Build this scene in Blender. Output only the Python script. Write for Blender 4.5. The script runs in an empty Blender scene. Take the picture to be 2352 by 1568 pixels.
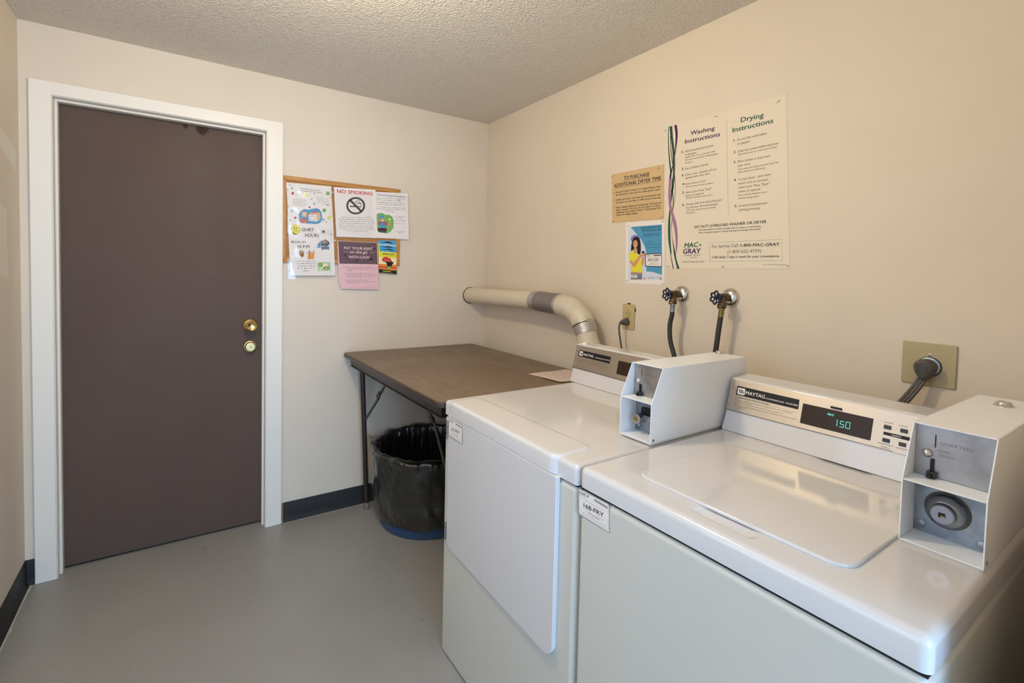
import bpy, bmesh, math, random
from mathutils import Vector, Matrix, noise
random.seed(7)
SC = bpy.context.scene
COL = SC.collection
DATA = {
 'instruction_poster': dict(mat='paper_cream', outline=[[1.4306,1.9794],[1.9273,1.9754],[1.9625,1.3924],[1.4647,1.3901]], it=[
  ['T','Washing',1.55839,1.92016,1.66386,1.91634,.01558,'ink_purple',1,0,3],
  ['T','Instructions',1.53408,1.89201,1.68709,1.88906,.01608,'ink_purple',1,0,3],
  ['T','Drying',1.76859,1.92049,1.85186,1.91769,.01682,'ink_green',1,0,3],
  ['T','Instructions',1.73799,1.8913,1.88622,1.8906,.0164,'ink_green',1,0,3],
  ['T','1.',1.51974,1.85635,1.52986,1.85639,.00935,'ink_black',1,0,3],
  ['T','Add recommended amount',1.53561,1.85652,1.66315,1.85572,.00857,'ink_grey',0,0,3],
  ['T','of detergent.',1.53619,1.84305,1.59083,1.84246,.00871,'ink_grey',0,0,3],
  ['G','',1.53661,1.83326,1.67561,1.83334,.0057,'ink_grey',0,0,3],
  ['T','We are not responsible for clothing damaged',1.53706,1.82273,1.68242,1.82224,.00592,'ink_grey',0,.25,3],
  ['T','by bleach.)',1.53752,1.81196,1.57284,1.81165,.00607,'ink_grey',0,.25,3],
  ['T','2.',1.52328,1.7875,1.53424,1.78818,.00935,'ink_black',1,0,3],
  ['T','Place clothes in washer.',1.53948,1.7866,1.64663,1.7886,.00861,'ink_grey',0,0,3],
  ['T','3.',1.52436,1.76236,1.53532,1.76315,.00935,'ink_black',1,0,3],
  ['T','Close cover - machine will not',1.54111,1.76204,1.67989,1.76376,.00855,'ink_grey',0,0,3],
  ['T','operate with cover open.',1.54109,1.74915,1.65341,1.75227,.00861,'ink_grey',0,0,3],
  ['R',[[1.45001,1.97951],[1.44979,1.9662],[1.44955,1.94715],[1.44976,1.92811],[1.45051,1.91154],[1.45171,1.89502],[1.45349,1.87698],[1.4562,1.85521],[1.45948,1.83199],[1.46238,1.81255],[1.46469,1.79868],[1.46664,1.78849],[1.46796,1.78172]],[[1.45372,1.97852],[1.45364,1.96519],[1.45361,1.94616],[1.45409,1.92717],[1.45518,1.91067],[1.45678,1.8942],[1.45902,1.87624],[1.46245,1.85452],[1.46652,1.83132],[1.46969,1.81187],[1.47123,1.79803],[1.47187,1.78797],[1.47222,1.78131]],'ink_green',1],
  ['R',[[1.45585,1.97899],[1.45747,1.96612],[1.45984,1.94778],[1.46254,1.92985],[1.46571,1.91414],[1.46915,1.89911],[1.47203,1.88546],[1.474,1.87408],[1.47545,1.86388],[1.47672,1.85259],[1.47793,1.83889],[1.47895,1.82412],[1.47975,1.80995],[1.48033,1.79674],[1.48069,1.7841],[1.48076,1.77264],[1.48039,1.76188],[1.47973,1.75221],[1.47923,1.74551]],[[1.46866,1.97668],[1.47011,1.96392],[1.47223,1.94582],[1.47463,1.92832],[1.4775,1.91306],[1.4807,1.89817],[1.48341,1.88437],[1.48522,1.87275],[1.48649,1.86237],[1.48757,1.85096],[1.48863,1.83721],[1.4895,1.82239],[1.49001,1.80819],[1.49008,1.79497],[1.48979,1.78236],[1.48922,1.77086],[1.48817,1.76008],[1.48683,1.75048],[1.48587,1.7439]],'ink_teal',2],
  ['R',[[1.47889,1.97815],[1.48139,1.967],[1.48476,1.95094],[1.48705,1.9326],[1.48743,1.91051],[1.48673,1.88562],[1.48555,1.86376],[1.48423,1.84772],[1.48243,1.83481],[1.47985,1.82263],[1.47583,1.81077],[1.47099,1.79955],[1.46687,1.78765],[1.46411,1.77327],[1.46216,1.75855],[1.46088,1.74822]],[[1.49133,1.97673],[1.49353,1.96557],[1.49649,1.94913],[1.49783,1.93015],[1.49617,1.90811],[1.4929,1.88385],[1.48975,1.86255],[1.4874,1.84677],[1.48518,1.83393],[1.48282,1.82157],[1.47999,1.80914],[1.47703,1.79724],[1.47471,1.78518],[1.4733,1.7709],[1.47245,1.75614],[1.47191,1.74573]],'ink_purple',1],
  ['R',[[1.4594,1.93854],[1.45986,1.92964],[1.46064,1.91649],[1.46226,1.90037],[1.46506,1.88051],[1.4687,1.85777],[1.47263,1.83583],[1.47708,1.81544],[1.48181,1.79593],[1.48561,1.7789],[1.48798,1.76427],[1.48946,1.75194],[1.49041,1.74353]],[[1.46124,1.93817],[1.46202,1.92922],[1.46325,1.91604],[1.46531,1.89995],[1.46855,1.88013],[1.47261,1.85741],[1.47683,1.83557],[1.48135,1.81529],[1.48605,1.79582],[1.48977,1.7787],[1.49199,1.76393],[1.49323,1.75157],[1.494,1.74318]],'ink_maroon',1],
  ['T','1.',1.74357,1.85621,1.75189,1.85625,.00847,'ink_black',1,0,3],
  ['T','Do not dry wool,rubber',1.75828,1.85601,1.86839,1.85633,.00821,'ink_grey',0,0,3],
  ['T','or plastics.',1.75893,1.84093,1.80792,1.84133,.00833,'ink_grey',0,0,3],
  ['T','2.',1.74541,1.81377,1.75492,1.81374,.00847,'ink_black',1,0,3],
  ['T','Clean lint screen before each use.',1.76084,1.81328,1.90869,1.8143,.00813,'ink_grey',0,0,3],
  ['T','(Dirty lint screens can result in poor drying.)',1.76199,1.80295,1.90403,1.80397,.00556,'ink_grey',0,.25,3],
  ['T','3.',1.74748,1.77705,1.75699,1.77696,.00847,'ink_black',1,0,3],
  ['T','Place clothes in dryer and',1.76314,1.77634,1.87927,1.77624,.00819,'ink_grey',0,0,3],
  ['T','close door.',1.76382,1.76082,1.81205,1.76186,.00833,'ink_grey',0,0,3],
  ['T','(One washer load equals one dryer load. This',1.76434,1.74884,1.91045,1.75045,.00557,'ink_grey',0,.25,3],
  ['T','allows clothes to tumble freely.)',1.76478,1.73864,1.86606,1.73882,.00563,'ink_grey',0,.25,3],
  ['T','4.',1.75104,1.7115,1.76124,1.7116,.00846,'ink_black',1,0,3],
  ['T','To start dryer - close door,',1.76765,1.71024,1.88832,1.71276,.00818,'ink_grey',0,0,3],
  ['T','4.',1.52821,1.72683,1.53975,1.72697,.00884,'ink_black',1,0,3],
  ['T','Insert coins or card.',1.54323,1.72601,1.63485,1.72642,.00816,'ink_grey',0,0,3],
  ['T','(Do not remove card until prompted.)',1.54455,1.71538,1.66922,1.7151,.00571,'ink_grey',0,.25,3],
  ['T','5.',1.53028,1.69229,1.54123,1.69242,.00885,'ink_black',1,0,3],
  ['T','Select cycle. Press "Start"',1.54643,1.69155,1.66115,1.6931,.00811,'ink_grey',0,0,3],
  ['T','button if required.',1.54701,1.6781,1.63024,1.67971,.00817,'ink_grey',0,0,3],
  ['T','(Detailed information inside cover.)',1.54795,1.66947,1.66473,1.67022,.00572,'ink_grey',0,.25,3],
  ['T','6.',1.53178,1.64384,1.54331,1.64414,.00886,'ink_black',1,0,3],
  ['T','Washer will now wash,rinse,spin',1.54906,1.6438,1.70512,1.64566,.00803,'ink_grey',0,0,3],
  ['T','dry and shut off automatically.',1.55021,1.6303,1.69064,1.63214,.00807,'ink_grey',0,0,3],
  ['T','(Cycle times vary,but are approximately',1.5512,1.62047,1.68222,1.62152,.0057,'ink_grey',0,.25,3],
  ['T','30 minutes.)',1.55164,1.6102,1.59535,1.61043,.00582,'ink_grey',0,.25,3],
  ['T','insert coins or card and',1.76896,1.69643,1.87536,1.69614,.00821,'ink_grey',0,0,3],
  ['T','select cycle. Press "Start"',1.76958,1.68203,1.88234,1.68137,.00819,'ink_grey',0,0,3],
  ['T','button if required.',1.77022,1.66718,1.85196,1.66667,.00826,'ink_grey',0,0,3],
  ['T','(Dryer will stop whenever door is',1.77075,1.655,1.87609,1.655,.00561,'ink_grey',0,.25,3],
  ['T','opened during cycle.)',1.77121,1.64436,1.84754,1.64322,.00566,'ink_grey',0,.25,3],
  ['T','5.',1.75756,1.61592,1.76775,1.6158,.00846,'ink_black',1,0,3],
  ['T','At end of cycle,remove',1.77293,1.61551,1.87779,1.61581,.00821,'ink_grey',0,0,3],
  ['T','clothing promptly.',1.77356,1.60111,1.85486,1.59995,.00825,'ink_grey',0,0,3],
  ['R',[[1.71251,1.94024],[1.71595,1.88137],[1.72081,1.79862],[1.72525,1.72485],[1.72886,1.66898],[1.73205,1.62206],[1.73425,1.59013]],[[1.71325,1.94007],[1.71669,1.88122],[1.72155,1.7985],[1.72599,1.72476],[1.72959,1.6689],[1.73279,1.622],[1.73498,1.59009]],'ink_grey',1],
  ['T','DO NOT OVERLOAD WASHER OR DRYER',1.59298,1.55029,1.87851,1.55042,.00944,'ink_black',1,0,3],
  ['T','Not responsible for clothes damaged due to misuse or overloading.',1.61153,1.53959,1.85972,1.53798,.0054,'ink_black',.5,0,3],
  ['T','Refer to garment tags for special washing and drying instructions.',1.61308,1.5288,1.85906,1.52825,.0054,'ink_black',.5,0,3],
  ['T','MAC',1.5486,1.47457,1.61261,1.47666,.01817,'ink_green',1.6,.2,3],
  ['P',[[1.62532,1.48336],[1.62508,1.48454],[1.6245,1.48562],[1.62363,1.48649],[1.62255,1.48707],[1.62137,1.4873],[1.62021,1.48715],[1.61918,1.48665],[1.61837,1.48584],[1.61788,1.4848],[1.61774,1.48363],[1.61798,1.48244],[1.61857,1.48136],[1.61944,1.48049],[1.62052,1.47991],[1.6217,1.47969],[1.62286,1.47983],[1.6239,1.48034],[1.6247,1.48115],[1.62519,1.48219]],'ink_green',1],
  ['T','GRAY',1.54356,1.45089,1.62455,1.45111,.01934,'ink_purple',1.6,.1,3],
  ['T','Intelligent Laundry',1.54915,1.4417,1.62301,1.44306,.00532,'ink_grey',0,0,3],
  ['T','Systems',1.57796,1.43321,1.60979,1.43445,.00531,'ink_grey',0,0,3],
  ['T','www.macgray.com',1.54016,1.41548,1.64027,1.41631,.00725,'ink_grey',0,0,3],
  ['T','For Service Call:',1.67157,1.46986,1.78038,1.47077,.01227,'ink_grey',0,0,3],
  ['T','1-800-MAC-GRAY',1.78738,1.47077,1.92571,1.47021,.01067,'ink_black',1,0,3],
  ['T','(1-800-622-4729)',1.73708,1.44869,1.86357,1.44937,.01141,'ink_grey',0,0,3],
  ['T','Calls taken 7 days a week for your convenience.',1.67427,1.43121,1.92841,1.43158,.00831,'ink_black',.7,0,3],
  ['R',[[1.65822,1.49025],[1.74683,1.49045],[1.85795,1.49069],[1.93192,1.49085]],[[1.65815,1.49095],[1.74677,1.49112],[1.8579,1.49133],[1.93186,1.49147]],'ink_grey',1],
  ['R',[[1.9316,1.49116],[1.93341,1.4701],[1.93591,1.44116],[1.93772,1.42013]],[[1.93221,1.49116],[1.93402,1.4701],[1.93651,1.44117],[1.93833,1.42015]],'ink_grey',1],
  ['R',[[1.93801,1.42045],[1.86429,1.42001],[1.75354,1.41936],[1.66521,1.41884]],[[1.93804,1.41983],[1.86433,1.41937],[1.75358,1.41869],[1.66525,1.41814]],'ink_grey',1],
  ['R',[[1.66561,1.4185],[1.66353,1.43984],[1.66066,1.46921],[1.65858,1.4906]],[[1.66483,1.41847],[1.66275,1.43982],[1.65988,1.4692],[1.6578,1.4906]],'ink_grey',1],
  ['G','',1.86765,1.40548,1.95073,1.4045,.00292,'ink_grey',0,0,3],
  ['R',[[1.46327,1.76362],[1.46239,1.75072],[1.46125,1.73219],[1.46082,1.71343],[1.46144,1.69601],[1.46279,1.67849],[1.4649,1.66191],[1.4679,1.64704],[1.47163,1.63332],[1.47575,1.61968],[1.4804,1.60579],[1.48535,1.59216],[1.4899,1.5784],[1.49405,1.56404],[1.49794,1.54914],[1.50124,1.53373],[1.50379,1.51703],[1.50575,1.49976],[1.50722,1.48418],[1.50812,1.47023],[1.50851,1.45778],[1.50873,1.44918]],[[1.47428,1.7613],[1.47378,1.7484],[1.47315,1.73001],[1.47309,1.71162],[1.47372,1.69464],[1.47492,1.67761],[1.47703,1.6617],[1.48029,1.64764],[1.48448,1.63455],[1.48913,1.62139],[1.49452,1.60807],[1.50044,1.59453],[1.50557,1.5802],[1.50932,1.56521],[1.51216,1.54982],[1.51425,1.53395],[1.51567,1.51692],[1.51636,1.49944],[1.51614,1.48365],[1.51443,1.46961],[1.51183,1.45738],[1.50991,1.44903]],'ink_lilac',2],
  ['R',[[1.4758,1.76149],[1.47581,1.7478],[1.47574,1.72803],[1.47514,1.70671],[1.47361,1.68395],[1.47153,1.65942],[1.46962,1.63704],[1.46796,1.61936],[1.46648,1.60385],[1.46564,1.58683],[1.46551,1.56618],[1.46603,1.54404],[1.46745,1.52319],[1.47013,1.50417],[1.4737,1.48665],[1.47734,1.47202],[1.4812,1.46072],[1.4851,1.45238],[1.48782,1.4469]],[[1.48188,1.76048],[1.48229,1.74675],[1.48276,1.72686],[1.48243,1.70535],[1.48047,1.68255],[1.47771,1.65821],[1.47572,1.63596],[1.47519,1.61826],[1.47545,1.60272],[1.47607,1.5858],[1.47696,1.56531],[1.47821,1.54343],[1.47967,1.523],[1.48142,1.50443],[1.48337,1.48717],[1.48514,1.47269],[1.48667,1.46145],[1.48803,1.45288],[1.48899,1.44711]],'ink_green',1],
  ['R',[[1.48248,1.76051],[1.48228,1.75271],[1.48192,1.74165],[1.48106,1.73105],[1.47918,1.72117],[1.47676,1.7115],[1.47501,1.70471]],[[1.48732,1.75968],[1.48761,1.75179],[1.48795,1.74053],[1.48769,1.7295],[1.48625,1.71914],[1.48424,1.70921],[1.48278,1.70233]],'ink_teal',1],
  ['R',[[1.48973,1.7593],[1.49106,1.74991],[1.49287,1.73635],[1.49404,1.72153],[1.49412,1.70528],[1.49356,1.68769],[1.49259,1.67208],[1.49111,1.66104],[1.48921,1.6519],[1.48736,1.6402],[1.48567,1.62311],[1.48403,1.60349],[1.48261,1.5855],[1.48142,1.56958],[1.48044,1.55531],[1.47978,1.54547]],[[1.49212,1.75912],[1.49345,1.74973],[1.49526,1.73612],[1.49644,1.72121],[1.49654,1.70488],[1.496,1.68726],[1.49498,1.67159],[1.49333,1.66047],[1.4912,1.65138],[1.48916,1.63981],[1.48736,1.6228],[1.48566,1.60322],[1.48412,1.58525],[1.48273,1.56938],[1.48152,1.55515],[1.48069,1.54534]],'ink_maroon',1],
  ['R',[[1.48032,1.7057],[1.48186,1.69423],[1.48395,1.67774],[1.48528,1.66032],[1.48505,1.6434],[1.48406,1.62532],[1.48341,1.60548],[1.48334,1.58216],[1.48361,1.55712],[1.48462,1.53508],[1.48679,1.5186],[1.48971,1.50517],[1.49254,1.49181],[1.49504,1.4767],[1.49747,1.46155],[1.49984,1.4487],[1.50193,1.44016],[1.50397,1.43382],[1.50656,1.42589],[1.51048,1.41328],[1.51491,1.39914],[1.51806,1.38912]],[[1.48454,1.70545],[1.48614,1.69398],[1.4883,1.67742],[1.48951,1.65981],[1.48877,1.64279],[1.48707,1.62483],[1.48584,1.60516],[1.48536,1.58194],[1.48536,1.55699],[1.48644,1.53504],[1.48907,1.51873],[1.49278,1.50548],[1.49668,1.49221],[1.50079,1.47724],[1.50508,1.46236],[1.50864,1.44971],[1.51056,1.44124],[1.51173,1.43505],[1.514,1.42739],[1.51893,1.41519],[1.52496,1.40155],[1.52928,1.39188]],'ink_green',1],
  ['R',[[1.4773,1.47234],[1.47995,1.46011],[1.48373,1.44281],[1.48749,1.4266],[1.49123,1.41255],[1.49493,1.39962],[1.49752,1.3907]],[[1.47909,1.47253],[1.48223,1.46036],[1.48668,1.44317],[1.49104,1.42712],[1.49522,1.41323],[1.49932,1.40043],[1.50218,1.39159]],'ink_purple',1],
 ]),
 'dryer_time_sign': dict(mat='paper_tan', outline=[[1.1342,1.8296],[1.434,1.8276],[1.4425,1.5985],[1.1477,1.6033]], it=[
  ['T','TO PURCHASE',1.21206,1.79348,1.35802,1.79013,.016,'ink_black',1,0,3],
  ['T','ADDITIONAL DRYER TIME',1.15172,1.76709,1.42075,1.7641,.01598,'ink_black',1,0,3],
  ['R',[[1.21238,1.78896],[1.25732,1.78812],[1.31673,1.787],[1.3583,1.78623]],[[1.21207,1.79015],[1.25702,1.78929],[1.31644,1.78816],[1.35802,1.78736]],'ink_black',1],
  ['R',[[1.15205,1.76246],[1.2376,1.76154],[1.34695,1.76037],[1.42104,1.75957]],[[1.15173,1.76368],[1.2373,1.76273],[1.34667,1.7615],[1.42077,1.76067]],'ink_black',1],
  ['P',[[1.15713,1.74247],[1.157,1.74298],[1.15667,1.74346],[1.15617,1.74388],[1.15555,1.74418],[1.15487,1.74434],[1.1542,1.74435],[1.15359,1.7442],[1.15312,1.7439],[1.15283,1.74349],[1.15274,1.74301],[1.15287,1.7425],[1.1532,1.74201],[1.1537,1.7416],[1.15433,1.7413],[1.15501,1.74113],[1.15568,1.74113],[1.15628,1.74128],[1.15675,1.74158],[1.15705,1.74199]],'ink_black',1],
  ['P',[[1.15861,1.70761],[1.15849,1.70812],[1.15816,1.7086],[1.15766,1.70901],[1.15704,1.7093],[1.15635,1.70946],[1.15568,1.70945],[1.15508,1.70929],[1.15461,1.70899],[1.15431,1.70858],[1.15423,1.70809],[1.15436,1.70759],[1.15469,1.7071],[1.15519,1.7067],[1.15581,1.7064],[1.15649,1.70625],[1.15717,1.70625],[1.15777,1.70641],[1.15824,1.70671],[1.15853,1.70713]],'ink_black',1],
  ['P',[[1.1601,1.67275],[1.15997,1.67325],[1.15964,1.67373],[1.15914,1.67413],[1.15852,1.67442],[1.15784,1.67457],[1.15716,1.67455],[1.15656,1.67439],[1.15609,1.67408],[1.1558,1.67366],[1.15571,1.67318],[1.15584,1.67267],[1.15617,1.67219],[1.15667,1.67179],[1.15729,1.6715],[1.15798,1.67136],[1.15865,1.67137],[1.15925,1.67154],[1.15972,1.67185],[1.16001,1.67226]],'ink_black',1],
  ['T','Required Coins As Shown On Digital Display Must',1.16539,1.73986,1.42202,1.7344,.00722,'ink_black',.5,0,3],
  ['T','Be Inserted In Coin Slot For Initial Dryer Cycle.',1.16592,1.72748,1.42168,1.72148,.00721,'ink_black',.5,0,3],
  ['T','Additional Dryer Time May Be Purchased In 25¢',1.16801,1.70379,1.42263,1.69937,.00721,'ink_black',.5,0,3],
  ['T','Increments At Cycle Start Or While Dryer Is Running.',1.16852,1.69181,1.42404,1.68731,.00721,'ink_black',.5,0,3],
  ['T','After Adding Additional Coin(s),Push The Desired',1.17059,1.66854,1.42588,1.66512,.00721,'ink_black',.5,0,3],
  ['T','Fabric Setting For The Dryer In Use (Upper or Lower),',1.1711,1.65656,1.42633,1.65461,.00722,'ink_black',.5,0,3],
  ['T','Additional Time Will Be Added To Remaining Time',1.17159,1.64498,1.4268,1.64375,.00721,'ink_black',.5,0,3],
  ['T','Shown On Digital Display.',1.1737,1.63367,1.30248,1.63267,.0074,'ink_black',.5,0,3],
 ]),
 'service_poster': dict(mat='paper_white', outline=[[1.2307,1.6004],[1.447,1.5942],[1.4574,1.3211],[1.2425,1.3239]], it=[
  ['P',[[1.24827,1.57511],[1.43416,1.5757],[1.44406,1.34493],[1.25822,1.34187]],'print_paleblue',1],
  ['P',[[1.26246,1.57689],[1.43416,1.5757],[1.4432,1.36483],[1.39667,1.3752],[1.35821,1.37855],[1.36166,1.40846],[1.35896,1.44954],[1.34595,1.48726],[1.32444,1.51817],[1.29384,1.54625]],'print_blue',2],
  ['P',[[1.31657,1.52042],[1.31508,1.5261],[1.31125,1.53135],[1.30542,1.53567],[1.29816,1.53864],[1.29014,1.53996],[1.28215,1.53948],[1.27498,1.53723],[1.26934,1.53343],[1.26582,1.52845],[1.26477,1.52277],[1.26631,1.51698],[1.27027,1.51166],[1.27625,1.50733],[1.28364,1.50442],[1.29171,1.50321],[1.29964,1.5038],[1.30669,1.50611],[1.31216,1.50992],[1.31556,1.51485]],'print_violet',3],
  ['P',[[1.28215,1.5285],[1.29938,1.53224],[1.31543,1.52425],[1.32265,1.50315],[1.32541,1.47284],[1.3233,1.45399],[1.3102,1.45197],[1.30099,1.4716],[1.28448,1.47396],[1.2681,1.46862],[1.26905,1.49367],[1.27421,1.51465]],'ink_black',4],
  ['P',[[1.30621,1.49923],[1.30533,1.50467],[1.30323,1.50963],[1.30011,1.51363],[1.29628,1.51629],[1.2921,1.51733],[1.28798,1.51665],[1.28432,1.5143],[1.2815,1.51052],[1.27978,1.50567],[1.27935,1.50023],[1.28025,1.49474],[1.28238,1.48974],[1.28554,1.48574],[1.28941,1.48311],[1.2936,1.48212],[1.29771,1.48285],[1.30133,1.48523],[1.30411,1.48902],[1.30579,1.49384]],'print_skin',5],
  ['P',[[1.29728,1.48888],[1.2961,1.48981],[1.2931,1.49047],[1.28941,1.4906],[1.28643,1.49014],[1.28533,1.48927],[1.28651,1.48833],[1.28953,1.48768],[1.29322,1.48756],[1.29618,1.48802]],'paper_white',6],
  ['P',[[1.28565,1.4816],[1.30256,1.48109],[1.30633,1.46195],[1.29276,1.45537],[1.2833,1.46632]],'print_skin',5],
  ['P',[[1.25615,1.46233],[1.28225,1.46749],[1.29378,1.45459],[1.3116,1.45347],[1.32557,1.43504],[1.33476,1.4123],[1.33834,1.37384],[1.27357,1.37586],[1.27035,1.41566],[1.25974,1.42619]],'print_yellow',5],
  ['P',[[1.26081,1.42502],[1.27087,1.42725],[1.28941,1.4171],[1.31679,1.44654],[1.33656,1.4605],[1.35009,1.45719],[1.34763,1.44788],[1.3278,1.43955],[1.29521,1.39791],[1.28004,1.40175]],'print_skin',6],
  ['P',[[1.33363,1.43871],[1.34453,1.44231],[1.34438,1.41226],[1.33431,1.40023],[1.32993,1.41232]],'print_skin',6],
  ['P',[[1.2721,1.37469],[1.33641,1.37382],[1.3357,1.36778],[1.27233,1.36927]],'print_skin',6],
  ['P',[[1.27132,1.36926],[1.33667,1.36779],[1.33775,1.34251],[1.27249,1.3418]],'print_greyblue',6],
  ['P',[[1.34752,1.46175],[1.34705,1.46338],[1.34584,1.46487],[1.34399,1.46608],[1.34168,1.46688],[1.33915,1.4672],[1.33664,1.46701],[1.33439,1.46632],[1.33262,1.46519],[1.33152,1.46375],[1.33119,1.46213],[1.33166,1.46049],[1.33289,1.45899],[1.33475,1.45778],[1.33707,1.45698],[1.3396,1.45667],[1.34211,1.45687],[1.34435,1.45757],[1.3461,1.45869],[1.34719,1.46013]],'ink_black',7],
  ['P',[[1.26956,1.36304],[1.30958,1.36286],[1.31016,1.34913],[1.27015,1.34911]],'paper_white',7],
  ['T','CSC',1.27299,1.35381,1.29711,1.35347,.00693,'ink_black',1.4,0,8],
  ['P',[[1.30537,1.35745],[1.30521,1.35839],[1.30482,1.35923],[1.30424,1.3599],[1.30354,1.36033],[1.30276,1.36046],[1.30201,1.3603],[1.30133,1.35986],[1.30081,1.35917],[1.3005,1.35831],[1.30042,1.35736],[1.30058,1.35642],[1.30097,1.35557],[1.30155,1.35491],[1.30225,1.35448],[1.30303,1.35435],[1.30378,1.35451],[1.30445,1.35496],[1.30497,1.35564],[1.30529,1.3565]],'print_blue',8],
  ['T','THE CSC SERVICEWORKS',1.31857,1.56452,1.43025,1.56333,.0074,'ink_black',.8,0,3],
  ['T','SERVICE REQUEST APP!',1.32538,1.5528,1.43077,1.55102,.00739,'ink_black',.8,0,3],
  ['T',"It's as easy as 1-2-3!",1.33472,1.53724,1.42609,1.53536,.00739,'ink_black',.6,.25,3],
  ['G','',1.33696,1.52962,1.42326,1.52826,.00444,'ink_black',0,0,3],
  ['T','1.',1.34518,1.50526,1.34992,1.50582,.00599,'ink_black',0,0,3],
  ['T','2.',1.34859,1.49241,1.35426,1.49296,.00598,'ink_black',0,0,3],
  ['T','3.',1.35674,1.47944,1.36238,1.48002,.00597,'ink_black',0,0,3],
  ['G','',1.35562,1.50559,1.39203,1.50485,.00334,'ink_black',0,0,3],
  ['G','',1.35897,1.49354,1.43151,1.49239,.0033,'ink_black',0,0,3],
  ['G','',1.36658,1.48063,1.43117,1.47936,.00331,'ink_black',0,0,3],
  ['P',[[1.34731,1.45538],[1.44021,1.45525],[1.44269,1.39739],[1.35164,1.39874]],'ink_black',3],
  ['P',[[1.35222,1.45191],[1.43767,1.45241],[1.43989,1.40064],[1.35579,1.40174]],'paper_white',4],
  ['T','CSC',1.35593,1.44287,1.37709,1.4429,.00597,'ink_black',1.4,0,6],
  ['P',[[1.383,1.44613],[1.38288,1.44682],[1.38259,1.44745],[1.38216,1.44794],[1.38162,1.44827],[1.38104,1.44839],[1.38047,1.44829],[1.37997,1.44798],[1.37958,1.4475],[1.37934,1.44688],[1.37928,1.4462],[1.3794,1.44551],[1.37969,1.44489],[1.38012,1.44439],[1.38065,1.44406],[1.38123,1.44395],[1.3818,1.44404],[1.38231,1.44435],[1.3827,1.44484],[1.38294,1.44545]],'print_blue',6],
  ['P',[[1.39581,1.44885],[1.43425,1.44922],[1.43447,1.44415],[1.39602,1.44407]],'ink_grey',5],
  ['T','001-CJY',1.36769,1.42185,1.42556,1.42248,.01105,'ink_black',.8,0,6],
  ['G','',1.36853,1.43523,1.42364,1.4356,.00221,'ink_black',0,0,6],
  ['G','',1.38115,1.41322,1.41329,1.4138,.00332,'ink_black',0,0,6],
  ['G','',1.36407,1.40733,1.43156,1.4079,.00295,'ink_black',0,0,6],
  ['P',[[1.35829,1.37668],[1.3967,1.37447],[1.44327,1.36338],[1.44406,1.34493],[1.33775,1.34251]],'print_paleblue',3],
  ['G','',1.36991,1.34809,1.40144,1.34948,.0037,'ink_black',0,0,5],
  ['G','',1.40833,1.34889,1.42597,1.34999,.00366,'print_blue',0,0,5],
  ['P',[[1.437,1.35385],[1.4439,1.34855],[1.43747,1.34296],[1.43053,1.34826]],'ink_black',5],
  ['P',[[1.43713,1.35094],[1.4408,1.34848],[1.43736,1.3455],[1.43366,1.34833]],'paper_white',6],
  ['P',[[1.3543,1.34776],[1.35404,1.34892],[1.35339,1.34995],[1.3524,1.35076],[1.35118,1.35127],[1.34985,1.35143],[1.34853,1.35122],[1.34735,1.35066],[1.34643,1.34981],[1.34587,1.34875],[1.34571,1.34758],[1.34597,1.34643],[1.34662,1.34539],[1.34761,1.34458],[1.34883,1.34407],[1.35017,1.34392],[1.35149,1.34413],[1.35266,1.34469],[1.35358,1.34554],[1.35414,1.3466]],'print_pinkred',5],
 ]),
 'laundry_flyer': dict(mat='paper_white', outline=[[-1.2213,1.7997],[-.9964,1.8065],[-.9835,1.5969],[-1.209,1.5901]], it=[
  ['T','The laundry rooms are open',-1.15726,1.77474,-1.0539,1.77434,.00574,'ink_black',.7,0,3],
  ['T','24 hours a day for your convenience.',-1.17164,1.76335,-1.04061,1.7642,.00574,'ink_black',.7,0,3],
  ['P',[[-1.18252,1.74797],[-1.18321,1.75105],[-1.18511,1.75336],[-1.18783,1.75446],[-1.19084,1.75412],[-1.19354,1.75241],[-1.1954,1.74968],[-1.19605,1.74646],[-1.19537,1.7434],[-1.19348,1.74108],[-1.19076,1.73998],[-1.18775,1.74031],[-1.18504,1.74201],[-1.18317,1.74475]],'print_magenta',1],
  ['P',[[-1.11938,1.74559],[-1.12049,1.75044],[-1.12352,1.75409],[-1.12787,1.75582],[-1.13268,1.75528],[-1.13699,1.75259],[-1.13995,1.74829],[-1.14098,1.74322],[-1.13988,1.73839],[-1.13687,1.73474],[-1.13253,1.733],[-1.12772,1.73351],[-1.1234,1.73619],[-1.12042,1.7405]],'print_yellow',1],
  ['P',[[-1.00343,1.76708],[-1.00448,1.77152],[-1.00733,1.77484],[-1.01142,1.77641],[-1.01593,1.77589],[-1.01997,1.77342],[-1.02274,1.76947],[-1.0237,1.76483],[-1.02267,1.76041],[-1.01983,1.75708],[-1.01576,1.75551],[-1.01124,1.756],[-1.00719,1.75847],[-1.0044,1.76242]],'print_green',1],
  ['P',[[-1.08034,1.75729],[-1.08066,1.75869],[-1.08155,1.75974],[-1.08282,1.76023],[-1.08422,1.76008],[-1.08547,1.7593],[-1.08634,1.75806],[-1.08664,1.75659],[-1.08632,1.75519],[-1.08544,1.75414],[-1.08417,1.75365],[-1.08277,1.7538],[-1.08151,1.75458],[-1.08064,1.75582]],'print_magenta',1],
  ['P',[[-1.18795,1.77439],[-1.18848,1.77677],[-1.18995,1.77856],[-1.19207,1.7794],[-1.19441,1.77912],[-1.1965,1.77779],[-1.19795,1.77566],[-1.19845,1.77315],[-1.19792,1.77077],[-1.19645,1.76898],[-1.19434,1.76814],[-1.19201,1.76841],[-1.1899,1.76975],[-1.18845,1.77188]],'print_green',1],
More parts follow.
